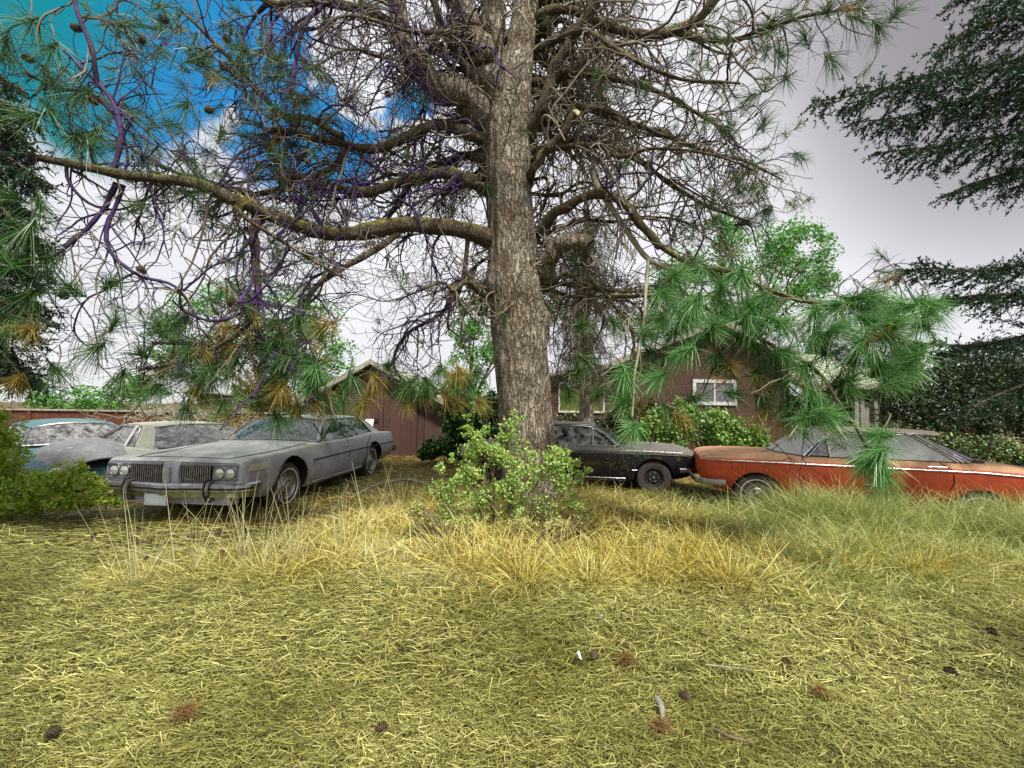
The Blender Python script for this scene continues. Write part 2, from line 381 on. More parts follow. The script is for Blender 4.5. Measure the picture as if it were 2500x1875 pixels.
class Car:
    """local frame: x forward (front axle at 0), y to the car's left, z up"""
    def __init__(s, name, label, cat, loc, heading, z=0., tilt=0.):
        s.root = thing(name, label, cat, (loc[0], loc[1], z), heading)
        if tilt: s.root.rotation_euler = (tilt, 0, heading)
    def body(s, stations, mat, wells, wr, paintname='body', well_in=.52):
        """stations: (x, zb, ws, wm, zm, wt, zt, wi, zi, zc)"""
        st = np.array(sorted(stations), float)
        # resample along x
        t = np.arange(len(st)); dense = catmull(st, 5)
        s.dense = dense; s.secs = []
        for q in dense:
            x, zb, ws, wm, zm, wt, zt, wi, zi, zc = q
            sec = [(0, zb), (ws-.14, zb), (ws-.02, zb+.02), ((ws*.45+wm*.55)+.012, zb+(zm-zb)*.5), (wm, zm), ((wm+wt)/2+.012, (zm+zt)/2),
                   (wt+.006, zt-.025), (wt-.03, zt), (wi, zi), (wi*.5, zi+(zc-zi)*.75), (0, zc)]
            s.secs.append(catmull(sec, 3))
        rows = []
        for q, sec in zip(dense, s.secs):
            left = [(q[0], y, z) for y, z in sec]; right = [(q[0], -y, z) for y, z in sec[1:-1]][::-1]
            rows.append(left+right)
        k = len(rows[0]); vs = [p for r_ in rows for p in r_]; fs = []
        for i in range(len(rows)-1):
            for j in range(k): fs.append((i*k+j, i*k+(j+1) % k, (i+1)*k+(j+1) % k, (i+1)*k+j))
        # caps as strips between left and right
        m = len(s.secs[0])
        for base in (0, (len(rows)-1)*k):
            L_ = [base+i for i in range(m)]; R_ = [base]+[base+k-i for i in range(1, m-1)]+[base+m-1]
            for i in range(m-1):
                f = []
                for q in (L_[i], L_[i+1], R_[i+1], R_[i]):
                    if q not in f: f.append(q)
                fs.append(tuple(f))
        mb = MB().add(vs, fs); o = mb.build(paintname, mat, s.root)
        outward(o.data)
        if wells:
            c = MB()
            for wx_, wz in wells:
                for sg in (1, -1):
                    prof = [(0, well_in), (wr, well_in), (wr, 1.3), (0, 1.3)]
                    cc = [(r_, sg*a) for r_, a in prof]
                    c.lathe(cc, (wx_, 0, wz), 'y', 40)
            bm_ = bmesh.new(); me = bpy.data.meshes.new('t'); me.from_pydata(c.v, [], c.f); bm_.from_mesh(me)
            bmesh.ops.remove_doubles(bm_, verts=bm_.verts, dist=1e-5); bmesh.ops.recalc_face_normals(bm_, faces=bm_.faces); bm_.to_mesh(me); bm_.free(); outward(me)
            co = bpy.data.objects.new('t', me); COL.objects.link(co); co.parent = s.root
            md = o.modifiers.new('b', 'BOOLEAN'); md.operation = 'DIFFERENCE'; md.solver = 'FAST'; md.object = co
            dg = bpy.context.evaluated_depsgraph_get(); nm = bpy.data.meshes.new_from_object(o.evaluated_get(dg), depsgraph=dg)
            if len(nm.polygons) > 200:
                o.modifiers.clear(); o.data = nm
                nm.materials.append(M['black']) if len(nm.materials) < 2 else None
                # inner surface of the wells is black
                for p in nm.polygons:
                    cen = p.center
                    for wx_, wz in wells:
                        d = math.hypot(cen.x-wx_, cen.z-wz)
                        rad = Vector((cen.x-wx_, 0, cen.z-wz)).normalized()
                        if (d < wr+.004 and abs(p.normal.y) > .9 and abs(cen.y) < well_in+.02) or (abs(d-wr) < .012 and p.normal.dot(rad) < -.8): p.material_index = 1
                nm.shade_smooth(); nm.set_sharp_from_angle(angle=R(32))
            else: o.modifiers.clear()
            bpy.data.objects.remove(co)
        s.b = o; return o
    def sec_at(s, x):
        xs = s.dense[:, 0]; x = min(max(x, xs[0]), xs[-1]); i = int(np.clip(np.searchsorted(xs, x)-1, 0, len(xs)-2))
        t = (x-xs[i])/max(xs[i+1]-xs[i], 1e-6); return s.secs[i]*(1-t)+s.secs[i+1]*t
    def Y(s, x, z):
        c = s.sec_at(x)[5:20]
        zz = c[:, 1]; return float(np.interp(z, zz, c[:, 0]))
    def Z(s, x, y):
        c = s.sec_at(x)[18:][::-1]
        return float(np.interp(abs(y), c[:, 0], c[:, 1]))
    def side_line(s, name, pts, r, mat, sides=(1, -1), out=.004, k=6, parent=None, label=None):
        """a strip of trim along the body side through (x, z) points"""
        for sg in sides:
            dense = []
            for (x0, z0), (x1, z1) in zip(pts, pts[1:]):
                n = max(2, int(abs(x1-x0)/.12)+1)
                dense += [(x0+(x1-x0)*i/n, z0+(z1-z0)*i/n) for i in range(n)]
            dense.append(pts[-1])
            o = MB().tube([(x, sg*(s.Y(x, z)+out), z) for x, z in dense], r, k).build(name, mat, parent or s.root)
    def top_line(s, name, pts, r, mat, out=.001):
        o = MB()
        d = []
        for (x0, y0), (x1, y1) in zip(pts, pts[1:]):
            n = max(2, int(math.hypot(x1-x0, y1-y0)/.1)+1)
            d += [(x0+(x1-x0)*i/n, y0+(y1-y0)*i/n) for i in range(n)]
        d.append(pts[-1]); o.tube([(x, y, s.Z(x, y)+out) for x, y in d], r, 4)
        return o.build(name, mat, s.root)
    def wheel(s, x, y, rad, w=.19, style='plain', white=False, zc=None, k=36, steer=0.):
        zc = rad if zc is None else zc; sg = 1 if y > 0 else -1; rr = rad*.56
        a = bpy.data.objects.new('wheel', None); COL.objects.link(a); a.parent = s.root; a.location = (x, y, zc); a.rotation_euler = (0, 0, steer); a.empty_display_size = .1
        h = w/2
        MB().lathe([(rr, -h*.8), (rad*.80, -h), (rad*.95, -h*.92), (rad, -h*.6), (rad*1.005, 0), (rad, h*.6), (rad*.95, h*.92), (rad*.80, h), (rr, h*.8)], k=k, closed=True).build('tyre', M['rubber'], a)
        if white:
            MB().lathe([(rad*.70, sg*(h*.925)), (rad*.70, sg*(h*.97+.003)), (rad*.755, sg*(h+.003)), (rad*.755, sg*h*.95)], k=k).build('whitewall', M['white'], a)
        if style == 'hubcap':
            MB().lathe([(rr, sg*h*.82), (rr*.97, sg*h*.95), (rr*.86, sg*h*.72), (rr*.8, sg*h*.72)], k=k).build('rim', M['dull_chrome'], a)
            mb = MB().lathe([(rr*.82, sg*h*.70), (rr*.78, sg*h*.86), (rr*.62, sg*h*.74), (rr*.46, sg*h*.95), (rr*.30, sg*h*.9), (rr*.16, sg*h*1.12), (0.001, sg*h*1.15)], k=k)
            mb.build('hubcap', M['dull_chrome'], a)
        else:
            MB().lathe([(rr, sg*h*.8), (rr*.98, sg*h*.86), (rr*.88, sg*h*.45), (rr*.72, sg*h*.35), (rr*.55, sg*h*.55), (rr*.3, sg*h*.5), (rr*.3, sg*h*.2), (0.001, sg*h*.2)], k=k).build('rim', M['black'] if style == 'bare' else M['dull_chrome'], a)
            mb = MB().lathe([(.001, sg*h*.75), (rr*.16, sg*h*.7), (rr*.2, sg*h*.4)], k=16)
            for i in range(5):
                an = 2*PI*i/5; mb.lathe([(.001, sg*h*.72), (.016, sg*h*.70), (.018, sg*h*.45)], (rr*.42*math.cos(an), 0, rr*.42*math.sin(an)), k=8)
            mb.build('lug_nuts', M['dull_chrome'], a)
        return a
    # --- greenhouse
    def green(s, belt, rail, crown=.05, fx=.10, rx=-.08, roofmat=None, thick=.035, over=0.):
        s.belt = np.array(sorted(belt), float); s.rail = np.array(sorted(rail), float)
        xs = s.rail[:, 0]; xd = np.unique(np.concatenate([np.linspace(xs[0], xs[-1], 18), xs]))
        n = 13; rows = []
        s.front_edge = None
        x0, x1 = xd[0], xd[-1]
        for x in xd:
            y_ = np.interp(x, xs, s.rail[:, 1]); z_ = np.interp(x, xs, s.rail[:, 2]); row = []
            t = (x-x0)/(x1-x0)
            for j in range(n):
                u = -1+2*j/(n-1); bow = 1-u*u
                row.append((x+bow*(fx*t**2+rx*(1-t)**2), y_*u, z_+crown*(1-abs(u)**2.6)))
            rows.append(row)
        s.rows = rows
        MB().grid(rows, (0, 0, -thick)).build('roof', roofmat, s.root)
    def S(s, x, z, out=0.):
        by = np.interp(x, s.belt[:, 0], s.belt[:, 1]); bz = np.interp(x, s.belt[:, 0], s.belt[:, 2])
        ry = np.interp(x, s.rail[:, 0], s.rail[:, 1]); rz = np.interp(x, s.rail[:, 0], s.rail[:, 2])
        t = np.clip((z-bz)/max(rz-bz, .05), -.1, 1.05); return float(by+(ry-by)*t+out)
    def pane(s, name, poly, mat, sides=(1, -1), inset=.012, thick=.006):
        for sg in sides:
            MB().prism([(x, sg*s.S(x, z, -inset), z) for x, z in poly], (0, -sg*thick, 0)).build(name, mat, s.root, smooth=False)
    def panel(s, name, poly, mat, sides=(1, -1), out=0., thick=.04):
        for sg in sides:
            MB().prism([(x, sg*s.S(x, z, out), z) for x, z in poly], (0, -sg*thick, 0)).build(name, mat, s.root, angle=50)
    def frame(s, name, pts, r, mat, sides=(1, -1), closed=False, out=.004, k=6):
        for sg in sides:
            d = []
            pp = list(pts)+([pts[0]] if closed else [])
            for (x0, z0), (x1, z1) in zip(pp, pp[1:]):
                m = max(1, int(math.hypot(x1-x0, z1-z0)/.12)); d += [(x0+(x1-x0)*i/m, z0+(z1-z0)*i/m) for i in range(m)]
            if not closed: d.append(pp[-1])
            MB().tube([(x, sg*s.S(x, z, out), z) for x, z in d], r, k, closed=closed).build(name, mat, s.root)
    def screen(s, name, corner, centre, front=True, mat=None, trim=None, tr=.012, inset=.0, n=13, m=8, bulge=.03):
        """windscreen or rear glass between a base curve and the roof edge. corner=(x,y,z) centre=(x,z)"""
        top = s.rows[-1] if front else s.rows[0]; rows = []; sgn = 1 if front else -1
        for i in range(m):
            t = i/(m-1); row = []
            for j in range(n):
                u = -1+2*j/(n-1)
                b = Vector((corner[0]+(centre[0]-corner[0])*(1-abs(u)**2.4), corner[1]*u, corner[2]+(centre[1]-corner[2])*(1-u*u)))
                tp = Vector(top[j]); tp.z -= .015; tp.x -= sgn*.01; tp.y *= .985
                p = b.lerp(tp, t); p.x += sgn*bulge*math.sin(PI*t)*(1-.3*u*u); p.z += .5*bulge*math.sin(PI*t); row.append(p)
            rows.append(row)
        MB().grid(rows, (-.006*sgn, 0, 0)).build(name, mat, s.root)
        if trim:
            loop = rows[0]+[r_[-1] for r_ in rows[1:]]+rows[-1][::-1][1:]+[r_[0] for r_ in rows[::-1][1:-1]]
            MB().tube([p+Vector((sgn*.006, 0, .006)) for p in loop], tr, 6, closed=True).build('windscreen_trim' if front else 'rear_glass_trim', trim, s.root)
        return rows
    def box(s, name, mat, *a, **k):
        return MB().box(*a).build(name, mat, s.root, smooth=False)
    def seats(s, xs, zb, w, mat, h=.30):
        for x in xs:
            mb = MB(); rows = []
            for t in np.linspace(0, 1, 6):
                rows.append([(x-.16*t, y, zb+h*t-.04*(abs(y)/w)**4*t) for y in np.linspace(-w, w, 9)])
            mb.grid(rows, (-.12, 0, -.03)).build('seat', mat, s.root)
    def steering(s, x, y, z, r=.19):
        c = Vector((x, y, z)); ax = Vector((-.85, 0, .5)).normalized(); a = Vector((0, 1, 0)); b = ax.cross(a)
        mb = MB().tube([c+(a*math.cos(t)+b*math.sin(t))*r for t in np.linspace(0, 2*PI, 20)[:-1]], .012, 6, closed=True)
        mb.tube([c-a*r, c, c+a*r], .01, 5); mb.tube([c, c-ax*.25], .02, 6); mb.build('steering_wheel', M['black'], s.root)

# --- large silver four-door hardtop
def silver_car():
    c = Car('silver_sedan', 'long weathered silver grey four-door sedan with split grille facing the camera', 'car', (-4.34, 6.95), R(-95.2), z=0)
    # x, zb, ws, wm, zm, wt, zt, wi, zi, zc
    c.body([(-4.62, .36, .78, .86, .62, .80, .86, .72, .87, .86), (-4.45, .33, .86, .94, .60, .87, .92, .78, .92, .90), (-3.9, .30, .90, .985, .60, .90, .95, .80, .95, .95),
            (-3.15, .27, .92, 1.0, .60, .92, .965, .82, .965, .965), (-2.3, .23, .92, .985, .60, .91, .93, .84, .935, .935), (-1.2, .23, .92, .985, .60, .92, .92, .84, .93, .94),
            (-.70, .23, .92, .99, .60, .93, .915, .83, .93, .975), (0, .25, .92, 1.0, .60, .945, .885, .80, .88, .925), (.55, .28, .90, .995, .60, .96, .87, .78, .855, .890), (.88, .34, .88, .985, .60, .955, .855, .78, .845, .87),
            (1.03, .36, .88, .975, .60, .945, .84, .78, .825, .845), (1.09, .40, .86, .955, .60, .925, .815, .76, .80, .82)], M['p_silver'], [(0, .36), (-3.15, .34)], .44)
    for x, st in ((0, .0), (-3.15, 0)):
        for sg in (1, -1): c.wheel(x, sg*.83, .355, .2, 'hubcap', True, zc=.34)
    # front: header, emblem panel, grilles, lamps
    fx = 1.085
    for sg in (1, -1):
        y0, y1 = (.13, .56) if sg > 0 else (-.56, -.13)
        g = c.box('grille', M['black'], fx-.02, fx+.015, y0, y1, .535, .775)
        mb = MB()
        for i in range(14):
            y = y0+(i+.5)*(y1-y0)/14; mb.box(fx+.015, fx+.045, y-.006, y+.006, .54, .77)
        mb.build('grille_bars', M['dull_chrome'], g, smooth=False)
        if sg > 0: MB().box(fx+.047, fx+.055, .22, .34, .598, .612).build('badge', M['dull_chrome'], g, smooth=False)
        MB().tube([(fx+.035, y0, .53), (fx+.035, y1, .53), (fx+.035, y1, .78), (fx+.035, y0, .78)], .013, 6, closed=True).build('grille_frame', M['chrome'], g)
        b0, b1 = (.585, .905) if sg > 0 else (-.905, -.585)
        bz = c.box('lamp_bezel', M['dull_chrome'], fx-.05, fx+.02, b0, b1, .60, .775)
        MB().tube([(fx+.025, b0, .60), (fx+.025, b1, .60), (fx+.025-.02, b1, .775), (fx+.025, b0, .775)], .012, 6, closed=True).build('bezel_frame', M['chrome'], bz)
        for yy in (.67, .82):
            MB().lathe([(.001, fx+.05), (.035, fx+.048), (.062, fx+.034), (.066, fx+.02)], (0, sg*yy, .688), 'x', 24).build('headlamp', M['lamp'], c.root)
            MB().lathe([(.062, fx+.02), (.066, fx+.044), (.074, fx+.044), (.077, fx+.02)], (0, sg*yy, .688), 'x', 24).build('headlamp_ring', M['chrome'], bz)
        # corner lamp in the fender side
        xs = np.linspace(.62, .98, 6)
        MB().grid([[(x, sg*(c.Y(x, z)+.006), z) for x in xs] for z in np.linspace(.70, .79, 4)], (0, sg*.006, 0)).build('side_lamp', M['amber'], c.root)
    nose = MB().grid([[(x, y, z) for y in np.linspace(-.115, .115, 7)] for x, z in ((1.06, .50), (1.12, .52), (1.135, .70), (1.11, .80), (1.03, .83))], (-.03, 0, 0)).build('nose_panel', M['p_silver'], c.root)
    MB().lathe([(.001, .012), (.022, .008), (.026, 0)], (0, 0, 0), 'x', 12).build('emblem', M['chrome'], nose).location = (1.138, 0, .69)
    MB().prism([(1.138, -.012, .56), (1.138, .012, .56), (1.138, .02, .72), (1.138, 0, .755), (1.138, -.02, .72)], (.012, 0, 0)).build('emblem', M['chrome'], nose, smooth=False)
    c.box('valance', M['p_silver'], .90, 1.08, -.80, .80, .27, .42)
    # bumper: swept profile, shallow V in plan
    plan = [(.80, 1.0), (.90, 1.01), (1.0, 1.0), (1.10, .93), (1.13, .80), (1.17, .40), (1.24, 0), (1.17, -.40), (1.13, -.80), (1.10, -.93), (1.0, -1.0), (.90, -1.01), (.80, -1.0)]
    prof = [(-.06, .545), (.0, .555), (.028, .535), (.030, .50), (.022, .488), (.034, .478), (.034, .452), (.018, .440), (.0, .375), (-.05, .36)]
    def outn(i):
        a = Vector(plan[max(i-1, 0)]); b = Vector(plan[min(i+1, len(plan)-1)]); t = (b-a).normalized(); return Vector((-t.y, t.x))*-1 if False else Vector((-(b-a).y, (b-a).x)).normalized()
    rows = []
    for i, p in enumerate(plan):
        n_ = outn(i); n_ = n_ if n_.dot(Vector((p[0]-0.2, p[1]))) > 0 else -n_
        rows.append([(p[0]+n_.x*o, p[1]+n_.y*o, z) for o, z in prof])
    bp = MB().grid(rows, (-.008, 0, 0)).build('front_bumper', M['chrome'], c.root, angle=28)
    dark = []
    for i, p in enumerate(plan):
        n_ = outn(i); n_ = n_ if n_.dot(Vector((p[0]-0.2, p[1]))) > 0 else -n_; dark.append((p[0]+n_.x*.030, p[1]+n_.y*.030, .483))
    MB().tube(dark, .009, 6).build('rub_strip', M['black'], bp)
    for sg in (1, -1):
        y = sg*.56
        MB().tube([(1.10, y, .575), (1.19, y, .56), (1.215, y, .50), (1.205, y, .42), (1.16, y, .345), (1.09, y, .33)], .030, 8, flat=1.3).build('bumper_guard', M['dull_chrome'], bp)
        MB().tube([(1.12, y, .598), (1.21, y, .588), (1.243, y, .51), (1.232, y, .42), (1.18, y, .33)], .014, 6).build('guard_rubber', M['black'], bp)
        MB().box(1.10, 1.135, *sorted((sg*.64, sg*.88)), .385, .435).build('parking_lamp', M['amber'], bp, smooth=False)
    pl = c.box('number_plate', M['white'], 1.235, 1.243, -.24, .07, .28, .43)
    MB().tube([(1.245, -.24, .28), (1.245, .07, .28), (1.245, .07, .43), (1.245, -.24, .43)], .007, 5, closed=True).build('plate_frame', M['chrome'], pl)
    MB().box(1.2435, 1.246, -.21, .04, .30, .405).build('plate_face', simple('faded_plate', (.40, .50, .53), .6, 0, (.50, .56, .56), 9), pl, smooth=False)
    c.box('rear_bumper', M['chrome'], -4.76, -4.60, -.93, .93, .42, .56)
    # hood lines
    for sg in (1, -1):
        c.top_line('hood_seam', [(.95, sg*.66), (.3, sg*.74), (-.35, sg*.79), (-.66, sg*.80)], .009, M['seam'])
        c.side_line('fender_crease', [(.55, .845), (0, .865), (-.7, .88), (-1.2, .885), (-2.3, .89)], .005, M['p_silver'], (sg,), -.001)
    c.top_line('hood_front_seam', [(.93, -.66), (.96, 0), (.93, .66)], .005, M['seam'])
    # side trim
    c.side_line('side_moulding', [(-.62, .665), (-2.0, .675), (-3.4, .685), (-4.5, .68)], .011, M['seam'])
    c.side_line('sill_moulding', [(-.50, .285), (-2.65, .285)], .014, M['chrome'])
    for x0 in (-.62, -1.93): c.side_line('door_seam', [(x0, .90), (x0-.005, .30)], .009, M['seam'], out=.001)
    c.side_line('door_seam', [(-3.0, .90), (-2.80, .75), (-2.72, .5), (-2.62, .32)], .009, M['seam'], out=.001)
    for hx in (-1.72, -2.80): c.side_line('door_handle', [(hx, .79), (hx-.18, .79)], .016, M['chrome'])
    c.side_line('fender_script', [(-.78, .575), (-.81, .59), (-.84, .575), (-.88, .585), (-.92, .575), (-.95, .59)], .006, M['chrome'])
    for sg in (1, -1):
        for wx_, wz in ((0, .36), (-3.15, .34)):
            pts = [(wx_+.445*math.cos(a), sg*(c.Y(wx_+.445*math.cos(a), wz+.445*math.sin(a))+.004), wz+.445*math.sin(a)) for a in np.linspace(-.15, PI+.15, 22)]
            MB().tube(pts, .011, 6).build('wheel_arch_trim', M['dull_chrome'], c.root)
    # greenhouse
    c.green([(-4.05, .80, .955), (-3.2, .86, .965), (-2.3, .87, .935), (-1.2, .88, .935), (-.92, .88, .935)],
            [(-3.18, .645, 1.285), (-2.95, .67, 1.315), (-2.4, .685, 1.325), (-1.8, .685, 1.32), (-1.46, .675, 1.30)], .045, .10, -.06, M['p_silver'])
    # A pillar, sail panel
    c.frame('pillar', [(-.93, .94), (-1.10, 1.09), (-1.46, 1.295)], .026, M['dull_chrome'])
    c.panel('rear_pillar', [(-2.98, 1.30), (-3.17, 1.275), (-3.42, 1.11), (-3.80, .965), (-3.60, .955), (-3.30, .96)], M['p_silver'], thick=.05, out=.008)
    c.pane('side_window', [(-1.02, .94), (-1.98, .93), (-1.80, 1.30), (-1.52, 1.285)], M['g_green'])
    c.pane('side_window', [(-2.00, .93), (-3.20, .955), (-2.98, 1.23), (-2.86, 1.285), (-2.3, 1.300), (-1.83, 1.295)], M['g_green'])
    c.frame('window_divider', [(-1.99, .93), (-1.815, 1.31)], .010, M['chrome'])
    c.frame('roof_rail', [(-1.47, 1.302), (-1.8, 1.312), (-2.4, 1.315), (-2.88, 1.302), (-3.03, 1.25), (-3.27, 1.0)], .013, M['dull_chrome'])
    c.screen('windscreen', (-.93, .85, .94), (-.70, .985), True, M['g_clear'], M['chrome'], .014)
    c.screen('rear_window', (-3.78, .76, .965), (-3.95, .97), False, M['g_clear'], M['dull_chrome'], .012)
    c.box('interior', M['interior'], -3.9, -1.0, -.80, .80, .945, .985)
    c.seats((-1.95, -3.05), .97, .66, simple('green_seat_cloth', (.05, .16, .11), .9), .20)
    c.steering(-1.38, .36, 1.02)
    for sg in (1,):
        m_ = MB().tube([(-1.0, .90, .94), (-1.02, .98, .98), (-1.03, 1.03, 1.0)], .012, 6)
        m_.lathe([(.001, -.045), (.055, -.03), (.07, .01), (.072, .03), (.001, .03)], (-1.03, 1.045, 1.015), 'x', 18); m_.build('wing_mirror', M['chrome'], c.root)
    for yy in (-.45, .1):
        MB().tube([(-.72, yy, .985), (-.90, yy+.26, 1.01), (-.98, yy+.42, 1.02)], .007, 4).build('wiper', M['black'], c.root)
    return c
silver_car()

def lathe_x(prof, loc, name, mat, parent, k=20):
    return MB().lathe(prof, loc, 'x', k).build(name, mat, parent)

# --- small black coupe (front to the right)
def black_car():
    c = Car('black_coupe', 'small black two-door car with no hubcap, behind the big pine trunk', 'car', (2.80, 9.15), R(-8), z=.01)
    c.body([(-3.78, .42, .55, .66, .62, .55, .74, .45, .76, .77), (-3.62, .34, .66, .76, .68, .66, .80, .55, .82, .83), (-3.1, .26, .74, .835, .71, .76, .84, .62, .86, .87), (-2.74, .25, .76, .85, .72, .79, .855, .66, .87, .885),
            (-1.8, .22, .77, .855, .72, .80, .86, .70, .87, .875), (-.75, .22, .77, .855, .72, .80, .855, .70, .865, .89), (0, .25, .76, .85, .72, .80, .85, .66, .86, .885), (.4, .27, .74, .845, .71, .79, .84, .62, .85, .875), (.62, .32, .72, .83, .70, .77, .815, .58, .83, .85),
            (.75, .36, .68, .80, .68, .75, .785, .54, .80, .815), (.80, .42, .62, .76, .64, .71, .745, .48, .755, .765)], M['p_black'], [(0, .29), (-2.74, .26)], .365)
    for x in (0, -2.74):
        for sg in (1, -1): c.wheel(x, sg*.72, .315, .17, 'bare', zc=.30)
    c.side_line('belt_crease', [(.60, .72), (0, .735), (-1.8, .74), (-3.3, .73)], .009, M['p_black'])
    c.side_line('hood_edge', [(.5, .775), (0, .79), (-.62, .80)], .006, M['dull_chrome'])
    c.side_line('sill_moulding', [(-.52, .265), (-2.25, .265)], .012, M['chrome']); c.side_line('sill_moulding', [(-.52, .225), (-2.25, .225)], .009, M['dull_chrome'])
    for x0 in (-.62, -1.78): c.side_line('door_seam', [(x0, .84), (x0, .26)], .008, M['seam'], out=.001)
    c.side_line('door_handle', [(-1.58, .78), (-1.72, .78)], .013, M['chrome'])
    c.side_line('cross_emblem', [(-.36, .505), (-.36, .405)], .010, M['chrome'], (-1,)); c.side_line('cross_emblem', [(-.41, .43), (-.31, .43)], .009, M['chrome'], (-1,))
    for sg in (1, -1):
        for yy in (.50, .64):
            b = lathe_x([(.001, .80), (.05, .795), (.075, .775), (.078, .74)], (0.0, sg*yy, .62), 'headlamp', M['lamp'], c.root)
        MB().tube([(.80-.06*abs(abs(y)-.57)*8*.2, sg*y, z) for y, z in ((.40, .62), (.45, .70), (.57, .725), (.70, .70), (.735, .62), (.70, .54), (.57, .52), (.45, .54))], .014, 6, closed=True).build('headlamp_trim', M['chrome'], c.root)
    plan = [(.45, .86), (.68, .84), (.82, .74), (.88, .4), (.90, 0), (.88, -.4), (.82, -.74), (.68, -.84), (.45, -.86)]
    MB().tube([(x, y, .45) for x, y in plan], .045, 8, flat=.45).build('front_bumper', M['chrome'], c.root)
    MB().tube([(-3.85+.3*(abs(y)/.8)**3, y, .47) for y in np.linspace(-.82, .82, 11)], .05, 8, flat=.5).build('rear_bumper', M['dull_chrome'], c.root)
    c.green([(-3.15, .70, .865), (-2.6, .78, .865), (-1.6, .79, .865), (-.62, .79, .865)], [(-2.55, .56, 1.21), (-2.2, .575, 1.25), (-1.7, .585, 1.265), (-1.3, .58, 1.255), (-1.12, .565, 1.235)], .035, .06, -.05, M['p_black'])
    c.frame('pillar', [(-.64, .87), (-.86, 1.07), (-1.12, 1.225)], .020, M['chrome'])
    c.panel('rear_pillar', [(-2.2, 1.235), (-2.55, 1.20), (-3.08, .875), (-2.62, .87)], M['p_black'], thick=.05, out=.006)
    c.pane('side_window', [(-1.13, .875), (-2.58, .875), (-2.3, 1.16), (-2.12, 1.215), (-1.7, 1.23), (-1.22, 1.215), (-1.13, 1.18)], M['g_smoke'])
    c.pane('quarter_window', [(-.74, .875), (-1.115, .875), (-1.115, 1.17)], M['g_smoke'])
    c.frame('window_divider', [(-1.125, .87), (-1.125, 1.19)], .009, M['chrome'])
    c.frame('window_frame', [(-.70, .87), (-1.12, .872), (-2.6, .872)], .007, M['dull_chrome'])
    c.frame('roof_rail', [(-.68, .87), (-.92, 1.09), (-1.17, 1.215), (-1.35, 1.235), (-1.8, 1.243), (-2.15, 1.228), (-2.32, 1.17), (-2.62, .875)], .010, M['chrome'])
    c.frame('drip_rail', [(-1.10, 1.242), (-1.35, 1.262), (-1.8, 1.27), (-2.25, 1.25)], .009, M['dull_chrome'])
    c.screen('windscreen', (-.64, .765, .87), (-.42, .895), True, M['g_green'], M['chrome'], .010)
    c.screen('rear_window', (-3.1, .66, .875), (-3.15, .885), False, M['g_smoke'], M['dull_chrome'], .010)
    c.box('interior', M['interior'], -2.9, -.8, -.70, .70, .865, .90)
    c.seats((-1.7, -2.35), .88, .56, simple('grey_seat_vinyl', (.12, .12, .13), .8), .22); c.steering(-1.15, .32, .95)
    return c
black_car()

